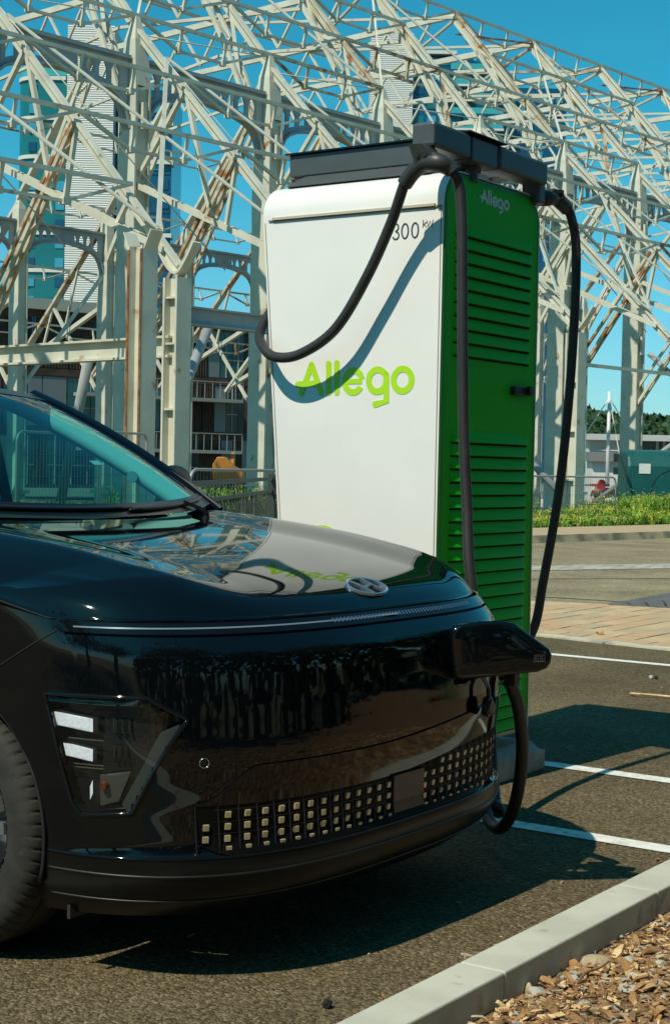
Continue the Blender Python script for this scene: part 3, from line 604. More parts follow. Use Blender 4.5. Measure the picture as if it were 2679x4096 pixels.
# ledge lines of the lip
def ribbon(name, pts, r, mt, n=6): mb = MB(); mb.tube(pts, r, n); return mb.build(name, mt, car, smooth=True)
def along(z, off=0., x1=-.49, n=120):
    P = []
    for sg in (-1, 1):
        xs = [x1 + (x0z(z) - x1) * (1 - (1 - i / n) ** 2) for i in range(n)]; P.append([sp(x, z, sg, off) for x in xs])
    return P[0] + [spy(0, z, off)] + P[1][::-1]
ribbon('lip_edge', along(.335, .001), .004, GLOSSB); ribbon('lip_edge', along(.292, .0005), .0035, PLAST); ribbon('lip_edge', along(.225, .0005), .003, PLAST)
# light bar
lb = [[p for p in along(z, .001)] for z in np.linspace(.880, .9065, 5)]
mb = MB(); mb.grid(lb); mb.build('light_bar', GLOSSB, car, smooth=True)
LED = mat('led_strip', (.22, .29, .34), .25, .3)
led0 = [[sp(x, z, -1, .0025) for x in np.linspace(-.43, -.045, 60)] for z in (.892, .8955)]
mb = MB(); mb.grid(led0); mb.build('light_strip', LED, car, smooth=True)
dots = MB()
for i in range(46):
    y = -.30 + i * .0165
    if y > .5: break
    dots.grid([[spy(y + a, z, .0028) for a in (0, .0095)] for z in (.889, .899)])
o = dots.build('light_dots', mat('led_dots', (.10, .17, .25), .25, .3), car); o['kind'] = 'stuff'
# bonnet
fz = pchip([.0805, .09, .105, .125, .148, .175, .21, .25, .30, .40, .50, .617, .80, .957, 1.30], [.9125, .922, .9365, .9505, .962, .972, .983, .993, 1.004, 1.023, 1.041, 1.058, 1.079, 1.095, 1.125])
_fu = np.linspace(.0805, 1.30, 800); _fv = np.array([fz(u) for u in _fu]); _kw = np.exp(-.5 * (np.arange(-45, 46) * (_fu[1] - _fu[0]) / .022) ** 2); _kw /= _kw.sum()
_pad = np.concatenate([_fv[0] - (_fv[1:46][::-1] - _fv[0]), _fv, _fv[-1] + (_fv[-1] - _fv[-46:-1][::-1])]); _fs = np.convolve(_pad, _kw, 'valid')
def fz(u): return float(np.interp(u, _fu, _fs))
def sstep(a, b_, x): t = min(max((x - a) / (b_ - a), 0), 1); return t * t * (3 - 2 * t)
def hood_z(u, x, y):
    ay = abs(y); am = min(1, max(0, u - .08) / .14)
    return fz(u) + .028 * am * sstep(.44, .70, ay) - .095 * min(1, max(0, u - .0805) / .30) * (max(0, ay - .66) / .25) ** 2
CREASES = [([(-1.25, .735), (-.874, .715), (-.622, .70), (-.431, .686), (-.248, .603)], .0045, .022), ([(-1.25, .84), (-.754, .826), (-.533, .814), (-.395, .804), (-.285, .766)], .0035, .012)]
def crease_at(x, y):
    d = 0
    for P, amp, sg_ in CREASES:
        if P[0][0] <= x <= P[-1][0]:
            yc = float(np.interp(x, [p[0] for p in P], [p[1] for p in P])); f = min(1, (P[-1][0] - x) / .12); d += amp * f * math.exp(-((abs(y) - yc) / sg_) ** 2)
    return d
XC = -1.285
us = [.0805 + (1.26 - .0805) * (i / 70) ** 1.5 for i in range(71)]
rows_ = []
def hring(u):
    P = []
    for sg in (-1,):
        xs = -u - SA
        if xs > XC: side = [(XC + (xs - XC) * i / 30, 1.) for i in range(30)]
        else: side = []
        L = side + [(-u + a, abs(b)) for a, b in zip(UX[:141], UY[:141]) if -u + a > XC]
        if not side: q = (1 - (1 - min((-u - XC) / SA, 1)) ** 3) ** (1 / 3); L = [(XC, q)] + L
        P = L
    X = np.array([p[0] for p in P]); Y = np.array([p[1] for p in P]) * BW; s_ = np.concatenate([[0], np.cumsum(np.hypot(np.diff(X), np.diff(Y)))])
    tt = np.linspace(0, s_[-1], 90); X, Y = np.interp(tt, s_, X), np.interp(tt, s_, Y)
    H = [(x, -y) for x, y in zip(X, Y)] ; return H + [(x, -y) for x, y in H[::-1][1:]]
base = hring(us[0])
rows_.append([cw(x - .004, y * .994, hoodline(x) - .012) for x, y in base])
for i, u in enumerate(us):
    r_ = []
    for x, y in hring(u):
        z = hood_z(u, x, y)
        z = max(z + crease_at(x, y), hoodline(x) + .002)
        r_.append(cw(x, y, z))
    rows_.append(r_)
mb = MB(); mb.grid(rows_); bonnet = mb.build('bonnet', PAINT, car, smooth=True)
# dark backing behind the shut lines
mb = MB(); mb.grid([[cw(p.x - OX - .012, (p.y - OY) * .985, p.z) for p in along(z, 0)] for z in (.86, .93)]); mb.build('shut_gap', BLACK, car)
def seam(P, r=.0022): ribbon('panel_gap', P, r, BLACK, 5)
for sg in (-1, 1):
    seam([sp(x, .885 + (x + .47) * .56, sg, .0005) for x in np.linspace(-.475, -.665, 14)])
    seam([cw(x, sg * BW, hoodline(x) - .003) for x in np.linspace(-1.2, -.70, 12)] + [sp(x, hoodline(x) - .003, sg, .0005) for x in np.linspace(-.66, -.49, 10)])
# headlights
LENS = glass('headlight_lens', (.80, .84, .84)); LEDW = mat('led_white', (.80, .80, .82), .35, 0, (.62, .62, .66), 160, .4, .6); LEDW.node_tree.nodes['Principled BSDF'].inputs['Emission Color'].default_value = (.9, .92, 1, 1); LEDW.node_tree.nodes['Principled BSDF'].inputs['Emission Strength'].default_value = .28; SILV = mat('reflector', (.13, .125, .105), .3, .5); AMB = mat('amber', (.16, .03, .006), .3)
HGREY = mat('lamp_trim', (.055, .06, .06), .45); HDK = mat('lamp_housing', (.012, .013, .014), .22, coat=.3)
def patch(poly, off, sg, nr=14, nc=10):
    zs_ = np.linspace(min(p[1] for p in poly) + 1e-4, max(p[1] for p in poly) - 1e-4, nr); out = []
    for z in zs_:
        X = []
        for i in range(len(poly)):
            (a, b_), (c, d) = poly[i], poly[i - 1]
            if (b_ - z) * (d - z) <= 0 and b_ != d: X.append(a + (c - a) * (z - b_) / (d - b_))
        lo, hi = min(X), max(X); out.append([sp(lo + (hi - lo) * k / (nc - 1), z, sg, off) for k in range(nc)])
    return out
def hz(x, y): q = hit((150 + x * .781) / K_, (2700 + y * .781) / K_); return (q[0], q[2])
L1 = [hz(92, 193), hz(272, 215), hz(272, 296), hz(112, 275)]; L2 = [hz(142, 355), hz(272, 370), hz(273, 448), hz(160, 432)]
STR = [hz(640, 285), hz(742, 252), hz(478, 712), hz(405, 708), hz(535, 480)]
TRN = [hz(298, 512), hz(470, 508), hz(395, 672), hz(300, 682)]
def grow(P, k): cx = sum(p[0] for p in P) / len(P); cz = sum(p[1] for p in P) / len(P); return [(cx + (p[0] - cx) * k, cz + (p[1] - cz) * k) for p in P]
for sg in (-1, 1):
    hb = MB(); hb.grid(patch(HLP, -.040, sg, 24, 16)); 
    for i in range(len(HLP)):
        (a, b_), (c, d) = HLP[i - 1], HLP[i]; hb.grid([[sp(a + (c - a) * k / 6, b_ + (d - b_) * k / 6, sg, o_) for k in range(7)] for o_ in (.0, -.04)])
    h = hb.build('headlight', HDK, car, smooth=40)
    for P in (L1, L2):
        mb = MB(); mb.slab(patch(grow(P, 1.22), -.022, sg, 6, 6), [[Vector((0, 0, 0))] * 6] * 6 if False else Vector((-.018, 0, 0))); mb.build('lamp_bezel', HDK, h)
        mb = MB(); mb.slab(patch(P, -.014, sg, 6, 6), Vector((-.016, 0, 0))); mb.build('light_module', LEDW, h)
    mb = MB(); mb.grid(patch(STR, -.012, sg, 12, 5)); mb.build('lamp_trim', HGREY, h)
    mb = MB(); mb.grid(patch(TRN, -.028, sg, 8, 8)); mb.build('indicator_reflector', SILV, h)
    q = hz(325, 578); mb = MB(); c = sp(q[0], q[1], sg, -.024); mb.cyl(c, c + nrm_xy(q[0], sg * sup_y(*q), q[1]) * .012, .011, .008, 12); mb.build('indicator_bulb', AMB, h)
    mb = MB(); mb.grid(patch([hz(262, 545), hz(276, 545), hz(276, 640), hz(262, 642)], -.012, sg, 4, 3)); mb.build('light_guide', LEDW, h)
    for a, b_ in ((.705, .625), (.625, .60)):
        pass
    mb = MB()
    for k in range(5):
        z = .62 - .028 + k * .002
    for x0_, z0_, w_, h_ in ((-.325, .655, .05, .034), (-.325, .588, .042, .036)):
        for k in range(6): mb.grid([[sp(x0_ + w_ * (k + a) / 6, z0_ + s_ * h_ / 2, sg, -.034 + .006 * (k % 2) + .004 * a) for a in (0, .8)] for s_ in (-1, 1)])
    mb.build('projector', mat('projector', (.05, .055, .055), .15, .7), h)
    mb = MB()
    for z_ in (.616, .553, .545): mb.grid([[sp(x, z_ + a, sg, -.018) for x in np.linspace(-.44, -.34, 6)] for a in (0, .003)])
    mb.build('trim_line', CHROME, h)
    mb = MB(); mb.grid(patch(HLP, .0015, sg, 26, 20)); mb.build('lens', LENS, h, smooth=True)
    pts = []
    for i in range(len(HLP)):
        (a, b_), (c, d) = HLP[i - 1], HLP[i]; pts += [sp(a + (c - a) * k / 10, b_ + (d - b_) * k / 10, sg, .001) for k in range(10)]
    mb = MB(); mb.tube(pts, .0058, 6, closed=True); mb.build('bezel', GLOSSB, h, smooth=True)
    q = hit(475, 1774); mb = MB(); c = cw(q[0], q[1] * -sg, q[2]); nn = nrm_xy(q[0], q[1] * -sg, q[2]); u = nn.orthogonal().normalized(); v = nn.cross(u)
    mb.tube([c + nn * .001 + u * .012 * math.cos(a) + v * .012 * math.sin(a) for a in np.linspace(0, 2 * math.pi, 21)[:-1]], .0011, 5, closed=True); mb.build('parking_sensor', CHROME, car, smooth=True)
# grille panel, mesh and pixels
def ygrid(zlo, zhi, y0, y1, off, n=60, m_=4): return [[spy(y, zlo(y) + (zhi(y) - zlo(y)) * i / (m_ - 1), off) for y in np.linspace(y0, y1, n)] for i in range(m_)]
gtop = lambda y: .462 + .042 * sstep(-.15, .5, y); gbot = lambda y: .337 + .034 * max(0, (-.69 - y) / .045) + .01 * sstep(.3, .62, y)
crease = lambda y: .468 + .09 * sstep(-.735, -.60, y) + .045 * sstep(-.2, .66, y)
mb = MB(); mb.slab(ygrid(gtop, crease, -.735, .655, .006, 70, 6), Vector((-.012, 0, 0))); mb.build('grille_panel', GLOSSB, car, smooth=40)
mb = MB(); mb.slab(ygrid(gbot, gtop, -.737, .66, .004, 70, 4), Vector((-.01, 0, 0))); mb.build('grille', mat('grille_black', (.004, .004, .004), .5, spec=.1), car)
mb = MB(); yj = [-.717 + .0468 * j for j in range(30)]
for y in yj:
    for k in (-.0234,): mb.bar(spy(y + k, .341, .004), spy(y + k, gtop(y), .004), .002, .003)
for r_ in range(6):
    z = .3317 + r_ * .0297; P = [spy(y, z, .004) for y in np.linspace(-.70, .64, 50) if z < gtop(y) - .003]
    if len(P) > 3 and r_: mb.tube(P, .0014, 4)
o = mb.build('grille_mesh', mat('grille_bar', (.008, .008, .008), .4), car); o['kind'] = 'stuff'
pm = MB(); pm.box((0, 0, 0), (.006, .0165, .0165)); pmo = None
for j, y in enumerate(yj):
    for r_ in range(6):
        z = .3495 + r_ * .0297
        if z > gtop(y) - .012 or z < gbot(y) + .006 or (-.10 < y < .075) or y > .62: continue
        if j == 0 and r_ not in (1, 2): continue
        c = spy(y, z, .008); nn = nrm_xy(sup_x(y, z), y, z); ang = math.atan2(nn.y, nn.x)
        if pmo is None:
            q = MB(); q.box((0, 0, 0), (.006, .0145, .0150)); me = bpy.data.meshes.new('grille_pixel'); me.from_pydata(q.v, [], q.f); me.materials.append(PIX); pmo = me
        inst(pmo, 'grille_pixel', c, car, rot=(0, R(random.uniform(4, 16)), ang + R(random.gauss(0, 2))))
mb = MB(); mb.slab(ygrid(lambda y: .352, lambda y: .462, -.09, .066, .014, 10, 4), Vector((-.01, 0, 0))); mb.build('radar_cover', mat('radar_cover', (.035, .034, .03), .3), car)
# charge port recess, door, cap, plug
mb = MB(); mb.grid(ygrid(lambda y: PORT[2] - .01, lambda y: PORT[3] + .01, PORT[0] - .01, PORT[1] + .012, -.05, 8, 6))
for e in ((PORT[0] - .004, PORT[0] - .004, PORT[2], PORT[3]), (PORT[1] + .004, PORT[1] + .004, PORT[2], PORT[3]), (PORT[0], PORT[1], PORT[2] - .004, PORT[2] - .004), (PORT[0], PORT[1], PORT[3] + .004, PORT[3] + .004)):
    mb.grid([[spy(e[0] + (e[1] - e[0]) * k / 4, e[2] + (e[3] - e[2]) * k / 4, o_) for k in range(5)] for o_ in (.002, -.05)])
mb.build('charge_port', GLOSSB, car)
hx, hy = OX + .004, OY + .212; da = R(50); du = Vector((math.sin(da), math.cos(da), 0)); dn = Vector((math.cos(da), -math.sin(da), 0))
def ondoor(px, py): d = ray(px, py); h0 = Vector((hx, hy, 0)); t = (h0 - CAMP).dot(dn) / d.dot(dn); return CAMP + d * t
DP = [(1043, 1480), (1050, 1462), (1066, 1452), (1110, 1446), (1161, 1443), (1193, 1448), (1236, 1480), (1276, 1509), (1282, 1522), (1280, 1540), (1271, 1554), (1252, 1562), (1160, 1572), (1066, 1580), (1054, 1576)]
mb = MB(); rr_ = []
Pq = [ondoor(*p) for p in DP]; ctr = sum(Pq, Vector()) / len(Pq)
loops = [(0., -.010), (0., -.003), (.03, .003), (.10, .007), (.3, .011), (.6, .013), (.9, .0135)]
mb = MB(); n_ = len(Pq); fine = []
for i in range(n_): fine += [Pq[i].lerp(Pq[(i + 1) % n_], k / 4) for k in range(4)]
for f, o_ in loops: rr_.append([p.lerp(ctr, f) + dn * o_ for p in fine] + [fine[0].lerp(ctr, f) + dn * o_])
mb.grid(rr_); mb.add(rr_[0][:-1], [tuple(range(len(fine)))]); mb.add(rr_[-1][:-1], [tuple(range(len(fine)))[::-1]]); mb.build('charge_door', PAINT, car, smooth=50)
ob = ondoor(1250, 1530) + dn * .0105; mb = MB(); du_ = du; 
for P in ([(-.0165, -.0095), (-.013, .0095), (.017, .0105), (.0175, -.0085)], ): mb.stroke(P, .0012, ob, du_, ZZ, closed=True, t=.0012)
for P in ([(-.001, .0055), (-.010, .005), (-.011, -.0055), (-.001, -.005)], [(-.0105, 0), (-.002, .0002)], [(.012, .006), (.003, .0055), (.003, .0005), (.0115, .0005), (.011, -.0048), (.002, -.0052)]): mb.stroke(P, .0013, ob, du_, ZZ, t=.0012)
mb.build('door_badge', mat('badge_grey', (.16, .16, .165), .3, .6), car)
q = hit(1113, 1640); nn = nrm_xy(*q); c = cw(*q) + nn * .03; mb = MB(); mb.cyl(c - nn * .012, c + nn * .006, .030, .030, 20); mb.cyl(c + nn * .006, c + nn * .012, .024, .020, 20); mb.tube(smoothpath([c + ZZ * .025, c + ZZ * .06 - nn * .005, c + ZZ * .10 - nn * .03]), .007, 6); mb.build('port_cap', PLAST, car, smooth=40)
a_, b2 = Vector((-2.325, 4.045, .755)), Vector((-2.175, 4.125, .75)); mb = MB(); mb.cyl(a_, a_.lerp(b2, .4), .034, .034, 16); mb.tube([a_.lerp(b2, .4), a_.lerp(b2, .7), b2, b2 + (b2 - a_) * .35], [.034, .040, .036, .024], 14); mb.box(a_.lerp(b2, .75) + Vector((.01, .02, -.05)), (.05, .03, .08))
tag(mb.build('charging_plug', PLAST, smooth=40), 'black charging plug pushed into the car nose behind its open flap', 'plug')
# emblem on the bonnet
q = (-.148, 0.); c = cw(-.158, -.005, hood_z(.158, -.158, 0) + .0); c2 = cw(-.138, 0, hood_z(.138, -.138, 0)); tv = (cw(-.19, 0, hood_z(.19, -.19, 0)) - cw(-.115, 0, hood_z(.115, -.115, 0))).normalized(); nv = tv.cross(Vector((0, 1, 0))).normalized()
if nv.z < 0: nv = -nv
ec = cw(-.150, -.002, hood_z(.150, -.150, 0)) + nv * .004; uy = Vector((0, -1, 0)) ; ea, eb = .086, .046
def curveoff(y): return -(sup_x(y, .93) - sup_x(0, .93)) * 1.
def ep(a, b_, h=0.):
    p = ec + uy * a + tv * b_ + nv * h; y = p.y - OY; p.x += (sup_x(y, .95) - sup_x(0, .95)); return p
mb = MB(); N_ = 48
ro = [[ep(k * ea * math.cos(t), k * eb * math.sin(t), h) for t in np.linspace(0, 2 * math.pi, N_ + 1)] for k, h in ((1.03, -.006), (1.02, .002), (.96, .004), (.89, .002), (.88, -.006))]
mb.grid(ro)
def estroke(P, w0): 
    for i in range(len(P) - 1):
        (a, b_), (c, d) = P[i], P[i + 1]; dd = Vector((c - a, d - b_)).normalized(); n_ = Vector((-dd.y, dd.x)) * w0 / 2
        V = [ep(a - n_.x, b_ - n_.y, .003), ep(c - n_.x, d - n_.y, .003), ep(c + n_.x, d + n_.y, .003), ep(a + n_.x, b_ + n_.y, .003)]; V += [v - nv * .008 for v in V]
        mb.add(V, [(0, 1, 2, 3), (7, 6, 5, 4), (0, 4, 5, 1), (1, 5, 6, 2), (2, 6, 7, 3), (3, 7, 4, 0)])
sgx = -1
H1 = [(-.052, -.032), (-.040, -.018), (-.030, .0), (-.024, .018), (-.020, .040)]; H2 = [(.020, -.040), (.024, -.018), (.030, 0), (.040, .018), (.052, .032)]
estroke(H1, .014); estroke(H2, .014); estroke([(-.030, .003), (-.012, .005), (.012, -.005), (.030, -.003)], .011)
mb.build('emblem', mat('emblem_metal', (.50, .60, .66), .25, .85), car)
# windscreen, pillars, roof, cabin
def wsb(v): return Vector((-1.10 - .22 * abs(v) ** 2.2, v * .725, 1.130 + .03 * abs(v) ** 2))
def wst(v): return Vector((-1.98 - .10 * abs(v) ** 2, v * .615, 1.568 - .022 * abs(v) ** 2))
def wsp(v, t, off=0.):
    a, b_ = wsb(v), wst(v); p = a.lerp(b_, t); bul = .045 * 4 * t * (1 - t); p += Vector((.42, 0, .9)) * bul * .55; return cw(p.x, p.y, p.z) + Vector((.4, 0, .9)) * off
GL = glass('windscreen_glass', (.30, .74, .68))
mb = MB(); mb.grid([[wsp(v, t) for v in np.linspace(-1, 1, 25)] for t in np.linspace(0, 1, 14)]); mb.build('windscreen', GL, car, smooth=True)
FR = mat('frit_black', (.006, .008, .009), .25)
mb = MB(); mb.grid([[wsp(v, t, .002) for v in np.linspace(-1, 1, 25)] for t in (-.005, .03, .07)]); mb.grid([[wsp(v, t, .002) for v in np.linspace(-1, 1, 25)] for t in (.93, .97, 1.005)]); mb.build('windscreen_border', FR, car, smooth=True)
for sg in (-1, 1):
    rows2 = []
    for t in np.linspace(-.06, 1.04, 16):
        p = wsp(sg, t); o2 = Vector((0, sg, 0)); rows2.append([p + Vector((.0, -sg * .014, .004)), p + Vector((.004, sg * .010, .016)), p + Vector((-.02, sg * .045, .008)), p + Vector((-.045, sg * .06, -.03)), p + Vector((-.06, sg * .03, -.06))])
    mb = MB(); mb.grid(rows2, flip=sg > 0); mb.build('windscreen_pillar', PAINT, car, smooth=True)
    trim = [[wsp(sg, t) + Vector((-.012 - .17 * k * (.75 + .5 * t), -sg * (.016 + .05 * math.sin(k * 2.6)), -.012 - .012 * k)) for k in (0, .2, .4, .6, .8, 1.)] for t in np.linspace(-.02, 1.0, 14)]
    mb = MB(); mb.grid(trim); mb.build('pillar_trim', mat('cabin_trim', (.62, .64, .62), .8), car, smooth=True)
    if sg > 0:
        a = wsp(1, .26) + Vector((-.09, -.075, -.03)); mb = MB(); nq = Vector((.3, -.9, .25)).normalized(); mb.cyl(a, a + nq * .004, .022, n=16); mb.build('pillar_vent', mat('vent_grey', (.2, .22, .22), .6), car)
a = wsp(.30, .33, -.006); u_ = (wsp(.32, .33, -.006) - a).normalized(); v_ = (wsp(.30, .36, -.006) - a).normalized(); mb = MB(); mb.prism([a, a + u_ * .05, a + u_ * .05 + v_ * .028, a + v_ * .028], u_.cross(v_) * .001); mb.build('sticker', mat('sticker_white', (.8, .8, .8), .6), car)
# cabin
CB = mat('cabin_dark', (.02, .024, .026), .7)
mb = MB(); dash = [[cw(-1.20 - .20 * abs(v) ** 2 - s_ * .42, v * .70, 1.118 + .035 * s_ - .05 * s_ ** 3 + .015 * abs(v)) for v in np.linspace(-1, 1, 13)] for s_ in (0, .3, .6, .85, 1.)]; mb.grid(dash); mb.grid([[dash[-1][i] + Vector((-.02 * k, 0, -.25 * k)) for i in range(13)] for k in (0, 1)]); mb.build('dashboard', CB, car, smooth=True)
mb = MB()
rz = lambda x: 1.568 + .035 * math.sin(min(1, (-1.98 - x) / .9) * math.pi / 2) - .06 * max(0, (-3.0 - x) / 1.0) ** 2
def roof(x, v, dz=0.): return cw(x - .10 * abs(v) ** 2 * max(0, 1 - (-1.98 - x) / .6), v * (.615 + .04 * min(1, (-1.98 - x) / .8)), rz(x) - .022 * abs(v) ** 2 - .012 * abs(v) ** 6 + dz)
xs_ = [-1.98 - 1.95 * k / 14 for k in range(15)]
mb = MB(); mb.grid([[roof(x, v) for v in np.linspace(-1, 1, 21)] for x in xs_]); mb.build('roof', PAINT, car, smooth=True)
mb = MB(); mb.grid([[roof(x, v * .99, -.045) for v in np.linspace(-1, 1, 9)] for x in xs_]); mb.build('headliner', mat('headliner', (.05, .055, .055), .9), car, smooth=True)
SG = glass('side_glass', (.55, .78, .74)); DG = glass('rear_glass', (.05, .07, .07))
for sg in (-1, 1):
    mb = MB(); mb.grid([[roof(x, sg, -.02) for x in xs_], [roof(x, sg, .012) + Vector((0, sg * .022, 0)) for x in xs_], [roof(x, sg, -.03) + Vector((0, sg * .05, 0)) for x in xs_]]); mb.build('roof_rail', PLAST, car, smooth=True)
    lo = lambda x: cw(x, sg * .80, 1.075)
    seg = [(-1.60, -2.42, SG), (-2.50, -3.35, DG), (-3.42, -3.95, DG)]
    for x1, x2, gm in seg:
        top = lambda x: (roof(min(x, -1.98), sg, -.04) + Vector((0, sg * .045, 0))) if x < -1.98 else None
        rows3 = []
        for k in range(9):
            x = x1 + (x2 - x1) * k / 8; b0 = lo(x)
            if x > -2.0: tt = max(.0, min(1., (-x - 1.325) / .72)); p = wsp(sg, tt) + Vector((-.05, sg * .045, -.05)); t0 = Vector((OX + x, p.y, p.z))
            else: t0 = top(x)
            rows3.append([b0, b0.lerp(t0, .5) + Vector((0, sg * .012, 0)), t0])
        mb = MB(); mb.grid(rows3, flip=sg < 0); mb.build('side_window', gm, car, smooth=True)
    for x in (-2.46, -3.385):
        mb = MB(); mb.bar(lo(x), roof(x, sg, -.03) + Vector((0, sg * .045, 0)), .09, .05, up=(0, 1, 0)); mb.build('door_pillar', PAINT, car)
    # flank behind the front arch
    prof = [(.90, .24), (.905, .32), (.91, .55), (.91, .80), (.90, .93), (.875, 1.0), (.84, 1.055), (.80, 1.078)]
    rows4 = []
    for x in [-1.28, -1.4, -1.6, -2.0, -2.4, -2.8, -3.1] + [AXR + AR * math.cos(a) * 1.0 for a in np.linspace(0, math.pi, 15)] + [-4.0, -4.2, -4.33]:
        f = max(0, (-4.0 - x) / .35); r_ = []
        for y, z in prof:
            zz_ = z
            dx = x - AXR
            if abs(dx) < AR: zz_ = max(z, WZ + math.sqrt(AR * AR - dx * dx) + .004 * (z))
            r_.append(cw(x, sg * y * (1 - .10 * f * f), zz_))
        rows4.append(r_)
    mb = MB(); mb.grid(rows4, flip=sg < 0); mb.build('body_side', PAINT, car, smooth=60)
    # fender shoulder and cowl corner between bonnet and pillar
    rows5 = [[cw(x, sg * y, z) for y, z in ((.91, .93 + .02), (.895, 1.0), (.86, 1.055), (.80, 1.085), (.70, 1.115))] for x in (-1.27, -1.32, -1.38, -1.5)]
    mb = MB(); mb.grid(rows5, flip=sg < 0); mb.build('cowl_corner', PAINT, car, smooth=True)
    # mirror
    c = cw(-1.68, sg * .935, 1.232); bm = bmesh.new(); bmesh.ops.create_uvsphere(bm, u_segments=20, v_segments=12, radius=1)
    for v in bm.verts:
        x, y, z = v.co; v.co = Vector((x * (.06 if x > 0 else .04), y * .095, z * .062 * (1 + .15 * y * sg)))
        v.co += c
    mb = MB(); mb.add([v.co for v in bm.verts], [[v.index for v in f.verts] for f in bm.faces]); bm.free(); mb.bar(cw(-1.66, sg * .82, 1.10), c - ZZ * .03, .05, .04); mb.build('door_mirror', PLAST, car, smooth=True)
mb = MB(); mb.grid([[cw(-4.33 - .06 * math.cos(v * 1.5), v * .82, z) for v in np.linspace(-1, 1, 11)] for z in (.24, .5, .8, 1.0)] + [[cw(-3.93 - .3 * (1 - k), v * (.655 + .14 * (1 - k)), 1.05 + .42 * k) for v in np.linspace(-1, 1, 11)] for k in (.0, .5, 1.)]); mb.build('tailgate', PAINT, car, smooth=40)
# cowl and wipers
mb = MB(); mb.grid([[cw(-1.10 - .11 * abs(v) ** 2 + (.04 if k == 0 else -.035 - .09 * abs(v) ** 2), v * .74, 1.080 + .03 * k + .018 * abs(v)) for v in np.linspace(-1, 1, 21)] for k in (0, 1)]); mb.grid([[cw(-1.13 - .09 * abs(v), v * .80, 1.07) for v in np.linspace(-1, 1, 21)], [cw(-1.36, v * .80, 1.09) for v in np.linspace(-1, 1, 21)]]); mb.build('cowl', PLAST, car)
for (v0, v1, t0, t1, arm) in ((-.80, .14, .020, .035, -.45), (.10, .93, .020, .04, .70)):
    P = [wsp(v0 + (v1 - v0) * k / 10, t0 + (t1 - t0) * k / 10, .008) for k in range(11)]; mb = MB(); mb.tube(P, [.005] + [.008] * 9 + [.004], 6); wq = mb.build('wiper', PLAST, car, smooth=True)
    if v0 < 0: continue
    mb = MB(); a = wsp(arm, -.045, .012); b3 = P[6] + ZZ * .006; mb.bar(a, a.lerp(b3, .4) + ZZ * .004, .03, .012, w2=.022); mb.bar(a.lerp(b3, .4) + ZZ * .004, b3, .022, .010, w2=.012); mb.cyl(a - ZZ * .02, a + ZZ * .003, .014, .012, 12); mb.build('wiper_arm', PLAST, wq)
# underside, wheel housings
mb = MB(); mb.box(cw(-2.2, 0, .26), (3.55, 1.30, .12)); mb.box(cw(-2.2, 0, .40), (2.0, 1.74, .28)); mb.box(cw(-.42, 0, .27), (.46, 1.25, .10)); mb.build('underbody', BLACK, car)
for ax in (AXF, AXR):
    for sg in (-1, 1):
        mb = MB(); mb.grid([[cw(ax + AR * 1.005 * math.cos(a), sg * y, WZ + AR * 1.005 * math.sin(a)) for y in (.52, .70, .903)] for a in np.linspace(-.35, math.pi + .35, 26)]); mb.grid([[cw(ax + rr2 * math.cos(a), sg * .55, WZ + rr2 * math.sin(a)) for rr2 in (0.02, AR * 1.01)] for a in np.linspace(0, 2 * math.pi, 26)]); mb.build('wheel_housing', BLACK, car)
        mb = MB(); P = [cw(ax + (AR + .001) * math.cos(a), sg * .905, WZ + (AR + .001) * math.sin(a)) for a in np.linspace(-.25, math.pi + .25, 40)]; mb.tube(P, .006, 5); mb.build('arch_edge', PLAST, car, smooth=True)
mb = MB(); mb.box(cw(-.455, -.80, .175), (.010, .12, .035)); mb.build('air_deflector', RUBBER, car)
